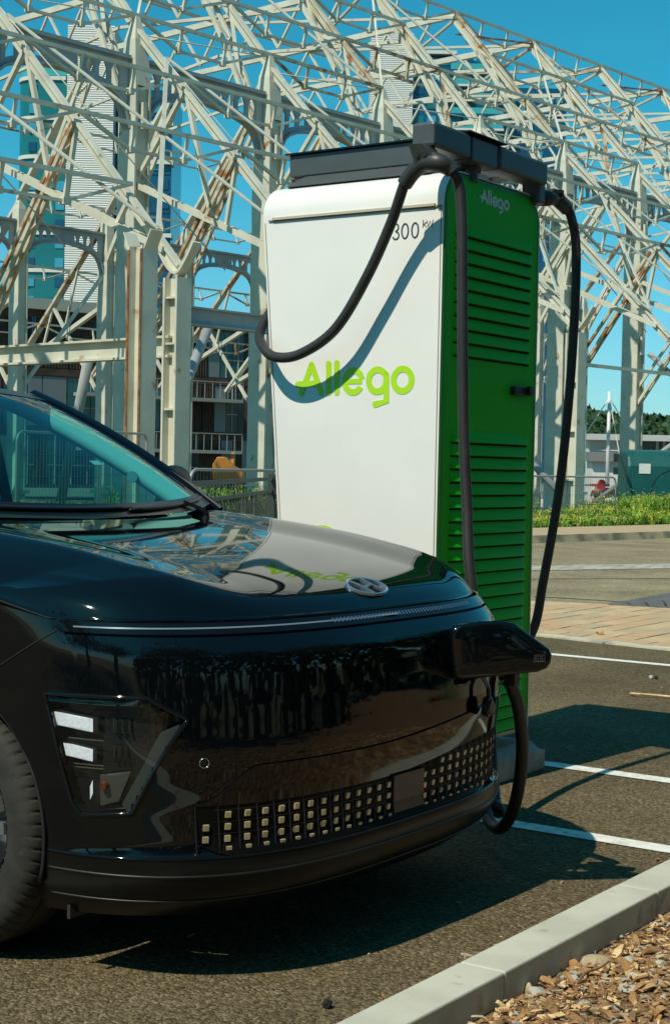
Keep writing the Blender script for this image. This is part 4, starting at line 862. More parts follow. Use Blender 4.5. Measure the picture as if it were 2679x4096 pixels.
# wheels
TY = mat('tyre', (.016, .015, .013), .75, 0, (.026, .024, .020), 20, .4, .6, .25, 200, col3=(.075, .06, .04), v3=.68, s3=14.)
def wheel(cx, sg):
    c = cw(cx, sg * .79, WZ); N2 = 330
    w0 = bpy.data.objects.new('wheel', None); COL.objects.link(w0); w0.parent = car; w0.location = c - origin(car)
    pr2 = [(-.095, .235), (-.108, .25), (-.112, .285), (-.106, .312), (-.096, .328), (-.080, .338), (-.062, .3425), (-.042, .345), (-.036, .345), (-.035, .337), (-.027, .337), (-.026, .345), (.026, .345), (.027, .337), (.035, .337), (.036, .345), (.062, .3425), (.080, .338), (.096, .328), (.106, .312), (.112, .285), (.108, .25), (.095, .235)]
    mb = MB(); rws = []
    for i in range(N2 + 1):
        a = 2 * math.pi * i / N2; k = i % 5; r_ = []
        for yy, rr3 in pr2:
            gr = 0
            if .045 < abs(yy) < .104 and k == 0: gr = .005
            aa = a + .035 * (abs(yy) - .05) / .05 * (1 if abs(yy) > .04 else 0) * .6
            r_.append((c.x + (rr3 - gr) * math.cos(aa), c.y + yy * 1., c.z + (rr3 - gr) * math.sin(aa)))
        rws.append(r_)
    mb.grid(rws); ty = mb.build('tyre', TY, w0, smooth=28)
    if sg < 0:
        lt = MB()
        for base, txt in ((2.62, 'NUS'), (3.6, 'NUS')):
            pass
    mb = MB(); yo = sg * .088
    for r1, r2, y1, y2 in ((.238, .225, .100, .085), (.225, .215, .085, .02), (.215, .21, .02, -.09)): mb.grid([[(c.x + r_ * math.cos(a), c.y + sg * y_, c.z + r_ * math.sin(a)) for r_, y_ in ((r1, y1), (r2, y2))] for a in np.linspace(0, 2 * math.pi, 49)])
    for k in range(5):
        a = 2 * math.pi * k / 5 + .3; d = Vector((math.cos(a), 0, math.sin(a))); t = Vector((-math.sin(a), 0, math.cos(a)))
        for s_ in (-1, 1): mb.bar(c + Vector((0, sg * .082, 0)) + d * .05 + t * .02 * s_, c + Vector((0, sg * .092, 0)) + d * .226 + t * .055 * s_, .03, .025, up=(0, 1, 0))
    mb.cyl(c + Vector((0, sg * .05, 0)), c + Vector((0, sg * .095, 0)), .07, .055, 24); mb.build('rim', mat('rim_grey', (.30, .31, .32), .35, .8), w0, smooth=40)
    mb = MB(); mb.cyl(c + Vector((0, -.02, 0)), c + Vector((0, .0, 0)), .17, n=32); mb.build('brake_disc', mat('disc', (.2, .2, .2), .4, .8), w0)
for cx in (AXF, AXR):
    for sg in (-1, 1): wheel(cx, sg)

# ------------------------------------------------------------------ the bare steel frame of the old slip shed
S0 = RR * (-.1264 * 30.3 - .17) + FL * 30.3
RD = (RR * .673 + FL * .74).normalized(); RN = (RR * -.74 + FL * .673).normalized(); BAY = 3.627
def S(a, b, z): p = S0 + RN * a + RD * (BAY * b); return Vector((p.x, p.y, z))
shed = thing('steel_shed_frame', 'roofless skeleton of a pale riveted steel shed with arched beams and rusty trusses', 'shed frame', S(9, 3, 0))
rs = random.Random(11)
def stl(p=.12): return STEELR if rs.random() < p else STEEL
B0, B1 = -6, 13
def column(a, b, top=9.62, sgn=-1):
    mb = MB(); z1 = top - 1.35; zb = -.8 if sgn > 0 else 0.
    mb.box(S(a, b, (z1 + zb) / 2), (.30, .36, z1 - zb), (RD, RN, ZZ))
    for s in (-1, 1): mb.box(S(a, b, (z1 + zb) / 2 + .002) + RD * (.17 * s), (.045, .50, z1 - zb), (RD, RN, ZZ))
    lo = [S(a, b, z1) + RD * (x * .19) + RN * (y * .24) for x, y in ((-1, -1), (1, -1), (1, 1), (-1, 1))]; md = [S(a, b, z1 + .9) + RD * (x * .15) + RN * (y * .16) for x, y in ((-1, -1), (1, -1), (1, 1), (-1, 1))]; hi = [S(a, b, top) + RD * (x * .05) + RN * (y * .05) for x, y in ((-1, -1), (1, -1), (1, 1), (-1, 1))]
    mb.add(lo + md + hi, [(i + 4 * j, (i + 1) % 4 + 4 * j, (i + 1) % 4 + 4 * j + 4, i + 4 * j + 4) for j in range(2) for i in range(4)] + [(8, 9, 10, 11)])
    for z in (7.7, 4.6): mb.box(S(a, b, z) + RN * (.27 * sgn), (.10, .08, .5), (RD, RN, ZZ))
    mb.box(S(a, b, .06), (.62, .66, .12), (RD, RN, ZZ)); mb.box(S(a, b, 2.9) + RD * -.21 , (.04, .06, .09), (RD, RN, ZZ))
    return mb.build('column', STEEL, shed)
def arch_beam(a, b):
    mb = MB(); L = BAY - .40; n = 32; top = 8.80
    az = lambda u: 8.30 - .34 * abs(2 * u - 1) ** 2 - .50 * abs(2 * u - 1) ** 12
    P = lambda u, z, o=0.: S(a, b, z) + RD * (.20 + L * u) + RN * o
    mb.bar(P(0, top), P(1, top), .24, .07); mb.bar(P(0, top - .10), P(1, top - .10), .05, .14)
    for i in range(n):
        u0, u1 = i / n, (i + 1) / n; mb.bar(P(u0, az(u0)), P(u1 + .002, az(u1)), .24, .045); mb.bar(P(u0, az(u0) + .07), P(u1 + .002, az(u1) + .07), .05, .14)
        hole = i % 3 != 0 and (i < 12 or i > 19) and i not in (0, n - 1)
        if not hole: mb.prism([P(u0, az(u0) + .1, .024), P(u1, az(u1) + .1, .024), P(u1, top - .15, .024), P(u0, top - .15, .024)], RN * -.048)
        else:
            for k in range(3):
                for zz_, sgn in ((top - .26, -1),):
                    pass
            um = (u0 + u1) / 2; e = u0 if i % 3 == 1 else u1
            mb.prism([P(e, top - .16, .022), P(e + (um - e) * 1.3, top - .16, .022), P(e, top - .30, .022)], RN * -.044)
    return mb.build('arched_beam', STEELB, shed)
def lattice(p, q, sep, w=.07, n=10, bow=0., upv=None):
    mb = MB(); d = (q - p); s = RD * (sep / 2); up = Vector(upv) if upv else d.cross(RD).normalized(); pts = [p + d * (i / n) + up * (bow * 4 * (i / n) * (1 - i / n)) for i in range(n + 1)]
    for i in range(n):
        for sg in (-1, 1): mb.bar(pts[i] + s * sg, pts[i + 1] + s * sg, w, w * 1.6, up=up)
        sg = 1 if i % 2 else -1; mb.bar(pts[i] + s * sg, pts[i + 1] - s * sg, .05, .03, up=up)
    return mb
def flat(p, q, w, t, up): mb = MB(); mb.bar(p, q, w, t, up=up); return mb
class Bars:                                   # like MB, but every bar becomes a part of its own
    def __init__(s): s.l = []
    def bar(s, *a, **k): mb = MB(); mb.bar(*a, **k); s.l.append((mb, False))
    def tube(s, *a, **k): mb = MB(); mb.tube(*a, **k); s.l.append((mb, True))
    def build(s, name, m, parent, smooth=False):
        for mb, sm in s.l: mb.build(name, m, parent, smooth=sm)
def riv(mb, p, q, n, up):
    for i in range(n):
        c = p.lerp(q, (i + .5) / n); mb.box(c + up * .05, (.05, .05, .04))
AN = (RN * -1 + ZZ).normalized()          # outward normal of the near slopes
LV = [(3.64, 13.66), (2.43, 12.32), (1.22, 10.98), (0, 9.66), (-1.45, 8.20), (-2.9, 6.78), (-4.25, 5.45)]
for b in range(B0, B1):
    column(0, b)
    if b < B1 - 1: arch_beam(0, b)
    p, q = S(0, b, 9.52), S(3.64, b, 13.6); mb = flat(p, q, .135, .05, AN); mb.bar(p - AN * .09, q - AN * .09, .04, .15, up=AN); mb.build('rafter', stl(.10), shed)
    mb = lattice(S(3.60, b, 13.35), S(.22, b, 7.9), .27, .06, 12, .30, (RN * -1 + ZZ * .3).normalized()); mb.build('lattice_strut', stl(.06), shed)
    p, q = S(0, b, 9.45), S(-5.42, b, 4.08)
    mb = flat(p, q, .135, .05, AN); mb.bar(p - AN * .08, q - AN * .08, .04, .13, up=AN); mb.build('lean_to_rafter', stl(.12), shed)
    mb = Bars(); 
    for s in (-1, 1): mb.bar(S(0, b, 6.45) + RD * .07 * s, S(-5.1, b, 4.35) + RD * .07 * s, .06, .10)
    mb.build('lower_chord', stl(.1), shed)
    mb = lattice(S(-2.85, b, 6.6), S(-.15, b, 2.9), .14, .05, 12); 
    mb.bar(S(-2.85, b, 6.6) + RN * .2, S(-.15, b, 3.4), .06, .07); mb.build('lattice_brace', stl(.3), shed)
    mb = Bars(); mb.bar(S(-2.85, b, 6.62), S(-2.6, b, 5.4), .07); mb.bar(S(-1.45, b, 8.05), S(-.1, b, 6.5), .08); mb.bar(S(-1.45, b, 8.05), S(-2.2, b, 5.6), .08); mb.bar(S(-4.25, b, 5.3), S(-3.9, b, 4.85), .07); mb.build('web_strut', stl(.2), shed)
    mb = Bars(); mb.bar(S(1.22, b, 10.9), S(.9, b, 9.3), .08); mb.bar(S(1.22, b, 10.9), S(2.1, b, 11.2), .08); mb.bar(S(2.43, b, 12.2), S(2.0, b, 11.0), .08); mb.bar(S(2.43, b, 12.2), S(3.3, b, 12.8), .07); mb.build('web_strut', stl(.2), shed)
    # top of the nave and the far side
    mb = MB(); mb.bar(S(3.6, b, 13.58), S(14.9, b, 13.58), .12, .16); mb.bar(S(2.6, b, 11.9), S(9.25, b, 12.6), .08); mb.bar(S(9.25, b, 12.6), S(15.9, b, 11.9), .08)
    for k in range(7): a0, a1 = 4.6 + k * 1.55, 4.6 + (k + .5) * 1.55; mb.bar(S(a0, b, 13.5), S(a1, b, 12.45), .06); mb.bar(S(a1, b, 12.45), S(a1 + .77, b, 13.5), .06)
    mb.build('roof_tie', stl(.08), shed)
    p, q = S(18.5, b, 9.52), S(14.86, b, 13.6); mb = flat(p, q, .27, .11, (RN + ZZ).normalized()); mb.build('rafter', stl(.15), shed)
    mb = lattice(S(14.9, b, 13.35), S(18.28, b, 7.9), .34, .09, 10); mb.build('lattice_strut', stl(.1), shed)
    column(18.5, b, sgn=1)
    if b < B1 - 1: arch_beam(18.5, b)
    p, q = S(18.5, b, 9.4), S(23.9, b, 4.1); mb = flat(p, q, .24, .1, (RN + ZZ).normalized()); mb.build('lean_to_rafter', stl(.2), shed)
    mb = Bars(); mb.bar(S(18.5, b, 6.45), S(23.6, b, 4.35), .16, .14); mb.bar(S(21.4, b, 6.5), S(18.6, b, 3.1), .10); mb.bar(S(20, b, 7.9), S(20.8, b, 5.5), .07); mb.bar(S(21.4, b, 6.5), S(22, b, 5), .07); mb.build('lower_chord', stl(.1), shed)
def purlin(a, z, b, near=True):
    mb = MB(); o = (RN * (.12 if near else -.12) - ZZ * .42); p, q = S(a, b, z), S(a, b + 1, z); mb.bar(p, q, .065, .065); 
    m1, m2 = p.lerp(q, .33), p.lerp(q, .66)
    for m_ in (m1, m2): mb.bar(m_, m_ + o, .05)
    mb.bar(p, m1 + o, .055); mb.bar(m1 + o, m2 + o, .05); mb.bar(m2 + o, q, .055)
    for m_ in (m1, m2): mb.box(m_ + o, (.11, .11, .11))
    return mb.build('trussed_purlin', stl(.16), shed)
for b in range(B0, B1 - 1):
    for i, (a, z) in enumerate(LV):
        if rs.random() < .05 or (i == 6 and rs.random() < .5): continue
        purlin(a, z, b)
    for a, z in ((14.9, 13.66), (16.7, 11.6), (18.5, 9.66), (20.4, 7.7), (22.2, 5.95)):
        if rs.random() > .12: purlin(a, z, b, False)
    # wind braces in the roof planes
    mb = Bars(); A0, A1, A2 = S(3.6, b, 13.5), S(0, b + 1, 9.5), S(0, b, 9.5); A3 = S(3.6, b + 1, 13.5)
    if b % 2: mb.bar(A0, A1, .05)
    else: mb.bar(A2, A3, .05)
    L0, L1, L2_, L3 = S(-.9, b, 8.7), S(-4.9, b + 1, 4.7), S(-.9, b + 1, 8.7), S(-4.9, b, 4.7)
    mb.bar(L0, L1, .10, .02, up=AN)
    if rs.random() < .6: mb.bar(L2_, L3, .08, .02, up=AN)
    mb.tube([S(0, b, 9.3), S(0, b + 1, 12.6 - 3.0)], .015, 4); mb.tube([S(-.4, b, 9.1), S(-2.6, b + 1, 4.6)], .012, 4)
    mb.bar(S(3.6, b, 13.5), S(9.2, b + 1, 13.5), .07); mb.bar(S(3.6, b + 1, 13.5), S(9.2, b, 13.5), .07); mb.bar(S(9.2, b, 13.5), S(9.2, b + 1, 13.5), .08)
    mb.bar(S(18.5, b, 3.2), S(18.5, b + 1, 7.6), .10) if b % 3 == 0 else None
    mb.build('wind_brace', stl(.12), shed)
    if b % 2 == 0: mb = MB(); mb.bar(S(3.62, b, 13.05), S(3.62, b + 1, 13.55), .10, .03); mb.build('red_plate', RED, shed)
# eaves posts, gutter brackets and beams
def post(a, b, top, rust=False, name='eaves_post', m=None):
    mb = MB(); mb.box(S(a, b, top / 2), (.05, .26, top), (RD, RN, ZZ))
    for s in (-1, 1): mb.box(S(a, b, top / 2 + .003) + RN * (.14 * s), (.30, .04, top), (RD, RN, ZZ))
    for z in (.9, 1.9, 2.9, 3.6): mb.box(S(a, b, z), (.24, .255, .03), (RD, RN, ZZ))
    return mb.build(name, m or STEEL, shed)
for b in (-4, -1, 2, 5, 8, 11):
    post(-5.36, b, 3.9)
    mb = MB(); P = [S(-5.36, b, 4.42) + RN * -.42, S(-5.36, b, 4.18) + RN * -.26, S(-5.36, b, 3.98) + RN * -.05, S(-5.36, b, 4.08) + RN * .16, S(-5.36, b, 4.36) + RN * .38]
    P = smoothpath(P, 4)
    for i in range(len(P) - 1): mb.bar(P[i], P[i + 1], .17, .04, up=(0, 0, 1))
    mb.build('gutter_bracket', STEEL, shed)
    mb = MB(); p, q = S(-5.3, b, 2.86), S(-.25, b, 2.86)
    if b > 0: mb = MB(); mb.tube([S(-5.2, b + .1, .3), S(-.3, b + .1, 4.4)], .08, 8); mb.build('raking_tube', STEELB, shed, smooth=True); mb = MB()
    if b > 0: mb = MB(); mb.tube([S(-.2, b - .6, .2), S(-4.9, b - .4, 3.7)], .08, 8); mb.build('raking_tube', STEELB, shed, smooth=True); continue
    mb.bar(p, q, .05, .28)
    for s in (-1, 1): mb.bar(p + ZZ * .15 * s, q + ZZ * .15 * s, .24, .035)
    mb.build('cross_beam', stl(.1), shed)
    mb = Bars(); mb.tube([S(-5.2, b, 1.6), S(-2.6, b + .9, 3.6)], .09, 8); mb.tube([S(-.2, b + .5, .2), S(-1.9, b + .3, 2.9)], .09, 8); mb.build('raking_tube', STEELB, shed, smooth=True)
mb = MB(); p, q = S(-5.36, -1, 3.35), S(-5.36, 1.4, 3.35); mb.bar(p, q, .06, .26); mb.bar(p + ZZ * .13, q + ZZ * .13, .2, .03); mb.bar(p - ZZ * .13, q - ZZ * .13, .2, .03); mb.build('eaves_beam', STEELB, shed)
for b in (2, 5, 8): mb = MB(); mb.bar(S(-5.36, b, 3.28), S(-5.36, b + 3, 3.28), .07); mb.build('side_rail', stl(.4), shed)
for b in (-4, -1): mb = MB(); mb.bar(S(18.5, b, 2.4), S(18.5, b + 3, 2.4), .09); mb.build('side_rail', STEEL, shed)
pz = thing('steel_post', 'free standing rusty edged steel post with two bent plates on top', 'post', S(-5.9, -1.32, 0))
def pp(x, y, z): return S(-5.9, -1.32, z) + RD * x + RN * y
mb = MB(); mb.box(pp(0, 0, 2.1), (.05, .26, 4.2), (RD, RN, ZZ))
for s in (-1, 1): mb.box(pp(0, .14 * s, 2.103), (.30, .04, 4.2), (RD, RN, ZZ))
mb.build('shaft', STEEL, pz)
for s in (-1, 1): mb = MB(); mb.box(pp(-.152, .14 * s, 2.3), (.012, .044, 3.7), (RD, RN, ZZ)); mb.build('rusty_edge', mat('rust', (.30, .12, .035), .85, 0, (.16, .06, .02), 6., .4, .6), pz)
for s in (-1, 1): mb = MB(); mb.bar(pp(.0, .15 * s, 4.15), pp(0, .30 * s, 4.42), .24, .02, up=(0, 0, 1)); mb.build('bent_plate', STEEL, pz)

# the frame was laid out in units of an older survey: bring it to its measured size
for rt in (shed, pz):
    rt.location = rt.location * 1.2145
    for ch in rt.children: ch.data.transform(Matrix.Diagonal((1.2145, 1.2145, 1.2145, 1)))

# ------------------------------------------------------------------ towers
CORR = bpy.data.materials.new('corrugated_cladding'); CORR.use_nodes = True; n = CORR.node_tree.nodes; l = CORR.node_tree.links; bs = n['Principled BSDF']; bs.inputs['Base Color'].default_value = (.60, .60, .56, 1); bs.inputs['Roughness'].default_value = .5
ge = n.new('ShaderNodeNewGeometry'); wv = n.new('ShaderNodeTexWave'); wv.bands_direction = 'Z'; wv.inputs['Scale'].default_value = .98; bp = n.new('ShaderNodeBump'); bp.inputs['Distance'].default_value = .12; bp.inputs['Strength'].default_value = .6
l.new(ge.outputs['Position'], wv.inputs['Vector']); l.new(wv.outputs['Fac'], bp.inputs['Height']); l.new(bp.outputs[0], bs.inputs['Normal'])
TEAL = mat('teal_cladding', (.010, .14, .15), .25, 0, (.012, .16, .17), .3, .4, .6); NAVY = mat('blue_glass', (.012, .085, .17), .12, 0, (.012, .06, .12), .22, .42, .58); WIN = mat('tower_window', (.05, .30, .42), .08); WIND = mat('tower_window_dark', (.012, .07, .14), .08); BAND = mat('floor_band', (.62, .62, .56), .6); RAILG = mat('rail_glass', (.06, .36, .38), .1)
def tw_at(px, D, z=0.): p = at(px, 400, D); return Vector((p.x, p.y, z))
def hgt(y, D, px): return HC + (at(px, y, D).z - HC)
def block(mb, px0, px1, D, z0, z1, depth, m=0):
    a, b_ = tw_at(px0, D), tw_at(px1, D); mb.prism([(a.x, a.y, z0), (b_.x, b_.y, z0), (b_.x + FL.x * depth, b_.y + FL.y * depth, z0), (a.x + FL.x * depth, a.y + FL.y * depth, z0)], (0, 0, z1 - z0), m)
def panel(parent, name, px0, px1, D, z0, z1, th, m): mb = MB(); block(mb, px0, px1, D, z0, z1, th); return mb.build(name, m, parent)
def curvedpts(pxl, pxr, D, r, n=12):        # rounded left corner outline, front side
    a, b_ = tw_at(pxl, D), tw_at(pxr, D); c = Vector((a.x, a.y, 0)) + RR * r + FL * r
    return [c - RR * (r * math.cos(t)) - FL * (r * math.sin(t)) for t in np.linspace(-.3, math.pi / 2, n)] + [Vector((b_.x, b_.y, 0))]
D1 = 230
t1 = thing('tower_block', 'teal glass tower with a white ribbed core seen through the left end of the frame', 'tower', tw_at(200, D1 + 6, -1.7))
zt = hgt(65, D1, 200); panel(t1, 'core', 153.5, 262, D1 - 1.5, -1.7, zt, 12, CORR)
zt2 = hgt(178, D1, 90); ol = curvedpts(36, 153, D1, 3.2); back = [ol[-1] + FL * 12, ol[0] + FL * 12]
mb = MB(); mb.prism([(p.x, p.y, -1.7) for p in ol + back], (0, 0, zt2 + 1.7)); mb.build('curved_wing', TEAL, t1, smooth=30)
for y in (180, 273, 363, 450, 540, 627, 715):
    z = hgt(y, D1, 90); o2 = [p - FL * .25 - RR * .15 for p in ol]; mb = MB(); mb.prism([(p.x, p.y, z - .35) for p in o2 + back], (0, 0, .55)); mb.build('floor_band', BAND, t1, smooth=30)
o2 = [p + FL * .3 for p in ol]; mb = MB(); 
for i in range(len(o2) - 1): mb.prism([(o2[i].x, o2[i].y, zt2 + .3), (o2[i + 1].x, o2[i + 1].y, zt2 + .3), (o2[i + 1].x, o2[i + 1].y, zt2 + 1.9), (o2[i].x, o2[i].y, zt2 + 1.9)], FL * .1)
mb.build('balustrade', RAILG, t1)
panel(t1, 'penthouse', 70, 153, D1 + 4, zt2, hgt(140, D1, 100), 6, NAVY)
for k, y in enumerate(np.arange(195, 700, 44.7)):
    for (xa, xb) in ((66, 84), (131, 151)):
        if (xa == 131 and y < 250): continue
        panel(t1, 'window', xa, xb, D1 - .12, hgt(y + 24, D1, 100), hgt(y + 2, D1, 100), .3, WIN if (k + xa) % 3 else WIND)
zt3 = hgt(205, D1, 330); panel(t1, 'blue_wing', 262, 399, D1 + 1, -1.7, zt3, 14, NAVY)
for k, y in enumerate(np.arange(222, 700, 44.7)):
    panel(t1, 'floor_line', 263, 396, D1 + .9, hgt(y, D1, 330) - .12, hgt(y, D1, 330) + .12, .3, WIND)
    for xa in (268, 290, 312, 334, 356, 378):
        if rs.random() < .75: panel(t1, 'window', xa, xa + 15, D1 + .85, hgt(y + 36, D1, 330), hgt(y + 10, D1, 330), .3, rs.choice((WIN, WIND, WIND, NAVY)))
for y in (285, 375, 546): panel(t1, 'floor_band', 345, 401, D1 + .4, hgt(y, D1, 370) - .3, hgt(y, D1, 370) + .3, 3, BAND)
D2 = 270
t2 = thing('tower_block', 'blue glass tower with balconies behind the right half of the frame', 'tower', tw_at(1080, D2 + 6, -1.7))
panel(t2, 'core', 856, 955, D2 - 1.5, -1.7, hgt(82, D2, 900), 12, CORR)
panel(t2, 'glass_block', 955, 1170, D2, -1.7, hgt(140, D2, 1050), 14, NAVY)
panel(t2, 'side_block', 1170, 1312, D2 + 3, -1.7, hgt(195, D2, 1240), 14, NAVY)
panel(t2, 'roof_slab', 985, 1055, D2 - .6, hgt(127, D2, 1020), hgt(119, D2, 1020), 12, BAND)
for k, y in enumerate(np.arange(165, 700, 34)):
    z = hgt(y, D2, 1060); panel(t2, 'balcony', 1040 if k % 2 else 1010, 1168, D2 - .9, z - .25, z + .1, 1.2, BAND if k % 3 else WIND); panel(t2, 'balcony_rail', 1042, 1166, D2 - .9, z + .1, z + 1.1, .1, RAILG)
    for xa in range(962, 1160, 28): panel(t2, 'window', xa, xa + 20, D2 - .1, z + .9, z + 2.2, .3, rs.choice((WIN, TEAL, WIND)))
    if y > 215:
        for xa in range(1178, 1306, 22): panel(t2, 'window', xa, xa + 15, D2 + 2.9, z + .6, z + 2.1, .3, rs.choice((WIN, WIND, NAVY)))
# dark timber clad flats behind the far aisle
FA = RR * -17.1 + FL * 80; FD = (RR * 11.1 + FL * 8.3).normalized(); FN = FD.cross(ZZ)            # FN points at the camera
if FN.dot(FL) > 0: FN = -FN
def fp(u, z, o=0.): p = FA + FD * u + FN * o; return Vector((p.x, p.y, z))
fl_ = thing('apartment_building', 'low flats clad in dark timber and grey panels with teal windows under a pale parapet', 'building', fp(0, 0, -6))
U0, U1 = -34, 17
mb = MB(); mb.prism([fp(U0, -.1), fp(U1, -.1), fp(U1, -.1, -12), fp(U0, -.1, -12)], (0, 0, 9.35)); mb.build('wall', mat('grey_cladding', (.13, .155, .165), .6, 0, (.16, .18, .18), .6), fl_)
mb = MB(); mb.prism([fp(U0, 9.1, .5), fp(U1, 9.1, .5), fp(U1, 9.1, -12), fp(U0, 9.1, -12)], (0, 0, .55)); mb.build('parapet', mat('pale_parapet', (.42, .42, .36), .6), fl_)
TIM = [mat('dark_timber', (.050, .032, .02), .8, 0, (.025, .018, .014), 1.8, .4, .6), mat('brown_timber', (.085, .052, .03), .8, 0, (.04, .027, .018), 1.8, .4, .6)]; GLZ = mat('flat_window', (.02, .12, .13), .1); GLZ2 = mat('flat_window_dark', (.01, .022, .026), .1); BLU = mat('blue_strip', (.03, .16, .30), .4); GREYP = mat('tile_grey', (.17, .21, .22), .6); BALC = mat('balcony_edge', (.30, .31, .28), .6)
for s in range(3):
    z0 = .1 + s * 3.03; u = -19.
    mb = MB(); mb.prism([fp(U0, z0 + 2.62, .12), fp(U1, z0 + 2.62, .12), fp(U1, z0 + 2.62, 0), fp(U0, z0 + 2.62, 0)], (0, 0, .36)); mb.build('floor_edge', TIM[1], fl_)
    while u < U1 - .3:
        wd = rs.choice((.45, .8, .8, 1.1, 1.4, .3)); wd = min(wd, U1 - u - .05); r_ = rs.random()
        if r_ < .42: mt_, th, nm = rs.choice(TIM), .10, 'timber_panel'
        elif r_ < .68: mt_, th, nm = rs.choice((GLZ, GLZ, GLZ2)), .05, 'window'
        elif r_ < .76: mt_, th, nm, wd = BLU, .12, 'blue_fin', .14
        elif r_ < .9: mt_, th, nm = GREYP, .08, 'panel'
        else: mt_, th, nm = GLZ2, .03, 'window'
        mb = MB(); mb.prism([fp(u + .03, z0, th), fp(u + wd - .03, z0, th), fp(u + wd - .03, z0, 0), fp(u + .03, z0, 0)], (0, 0, 2.55)); f = mb.build(nm, mt_, fl_)
        if nm == 'window' and wd > .6: mb = MB(); mb.bar(fp(u + wd / 2, z0, th + .03), fp(u + wd / 2, z0 + 2.55, th + .03), .06); mb.bar(fp(u + .03, z0 + 1.0, th + .03), fp(u + wd - .03, z0 + 1.0, th + .03), .06); mb.build('frame', BALC, f)
        if nm == 'timber_panel': 
            mb = MB(); k = u + .15
            while k < u + wd - .06: mb.bar(fp(k, z0, th + .01), fp(k, z0 + 2.55, th + .01), .03, .05); k += .17
            if mb.v: o = mb.build('battens', TIM[0], f); o['kind'] = 'stuff'
        u += wd
for z in (1.9, 4.75): mb = MB(); mb.prism([fp(4, z, 1.1), fp(14, z, 1.1), fp(14, z, .1), fp(4, z, .1)], (0, 0, .18)); mb.build('balcony', BALC, fl_); mb = MB(); mb.bar(fp(4, z + 1.1, 1.05), fp(14, z + 1.1, 1.05), .05); [mb.bar(fp(4 + k * .5, z + .15, 1.05), fp(4 + k * .5, z + 1.1, 1.05), .03) for k in range(21)]; mb.build('balcony_rail', BALC, fl_)
# white waterside building
DP_ = 112
pb = thing('pier_building', 'low white waterside building with a flat overhanging roof', 'building', lev(1460, DP_ + 4, -1.7)); WW = mat('white_render', (.66, .65, .60), .7)
def pbx(name, x0, x1, y0, y1, o, th, m): mb = MB(); D = DP_ + o; a, b_ = lev(x0, D), lev(x1, D); z0, z1 = (at(x0, y1, D).z, at(x0, y0, D).z); mb.prism([(a.x, a.y, z0), (b_.x, b_.y, z0), (b_.x + FL.x * th, b_.y + FL.y * th, z0), (a.x + FL.x * th, a.y + FL.y * th, z0)], (0, 0, z1 - z0)); return mb.build(name, m, pb)
pbx('wall', 1366, 1600, 1022, 1166, 0, 10, WW); pbx('roof', 1362, 1604, 1008, 1022, -1.2, 12, mat('pale_roof', (.5, .51, .48), .6)); pbx('lower_roof', 1370, 1440, 1050, 1072, -2.5, 2.6, mat('grey_roof', (.2, .2, .19), .7)); pbx('extension', 1376, 1438, 1072, 1166, -2., 2.2, WW)
for x in (1492, 1503, 1514, 1530, 1546): pbx('window', x, x + 9, 1026, 1046, -.1, .2, GLZ2)
for y in (1054, 1086): pbx('window', 1426, 1437, y, y + 17, -2.65, .15, GLZ2)
# wooded hill
hb = MB(); nx, ny = 170, 26; hr = []; hrs = np.random.default_rng(3); nzv = hrs.normal(0, 1, (ny + 1, nx + 1))
for j in range(ny + 1):
    r_ = []
    for i in range(nx + 1):
        px = 900 + 1500 * i / nx; f = j / ny; D = 400 + 130 * f; z = -1.7 + (22.5 + 2.5 * math.sin(i * .05 + 1) + 1.2 * math.sin(i * .17)) * (1 - (1 - f) ** 2.2) * min(1, i / 10) + .9 * nzv[j, i]; r_.append(lev(px, D, z) + RR * nzv[j, (i * 7) % nx] * .8)
    hr.append(r_)
lf_ = MB()
for j in range(ny + 1):
    for i in range(nx + 1):
        for k in range(5):
            c = hr[j][i] + Vector((hrs.normal(0, 1.6), hrs.normal(0, 1.6), hrs.normal(.3, .7))); a = Vector((hrs.normal(), hrs.normal(), hrs.normal() * .6)).normalized(); u = a.orthogonal().normalized(); v = a.cross(u); s = .55 + .5 * hrs.random()
            lf_.add([c - u * s - v * s * .7, c + u * s - v * s * .6, c + u * s * .8 + v * s, c - u * s * .7 + v * s * .8], [(0, 1, 2, 3)], int(hrs.random() * 3))
hb.grid(hr); hb.m = [1] * len(hb.f); HG = [mat('hill_leaf_a', (.020, .055, .016), .8), mat('hill_leaf_b', (.032, .080, .022), .8), mat('hill_leaf_c', (.045, .095, .03), .8)]
hb.add(lf_.v, lf_.f); hb.m[-len(lf_.f):] = lf_.m; o = hb.build('wooded_hill', HG); o['kind'] = 'stuff'
# boat with a white mast behind the frame
DB = 92; bt_ = thing('sailing_boat', 'white yacht mast standing up between two steel columns on the right', 'boat', lev(1412, DB, -1.6)); WM = mat('boat_white', (.72, .72, .70), .4)
mb = MB(); mb.tube([lev(1412, DB, -.3), lev(1412, DB, at(1412, 910, DB).z)], [.13, .10], 8); mb.build('mast', WM, bt_, smooth=True)
hl = []
for k in range(9):
    f = k / 8 * 2 - 1; wd = 1.1 * (1 - abs(f) ** 2.5) + .05; c = lev(1412, DB, 0) + RR * (f * 4.2); hl.append([c + FL * (wd * y) + ZZ * z for y, z in ((-1, -.45 + .12 * abs(f)), (-.75, -1.1), (0, -1.5), (.75, -1.1), (1, -.45 + .12 * abs(f)))])
mb = MB(); mb.grid(hl); mb.grid([[r_[0], r_[-1]] for r_ in hl]); mb.build('hull', WM, bt_, smooth=True); mb = MB(); mb.bar(lev(1412, DB, .5), lev(1412, DB, .6) - RR * 3, .12); mb.build('boom', WM, bt_)
mb = MB(); top = lev(1412, DB, at(1412, 925, DB).z)
for p in (lev(1412, DB, -.5) + RR * 3.9, lev(1412, DB, -.5) - RR * 3.9, lev(1412, DB, -.5) + RR * 1.1 - FL): mb.tube([top, p], .035, 4)
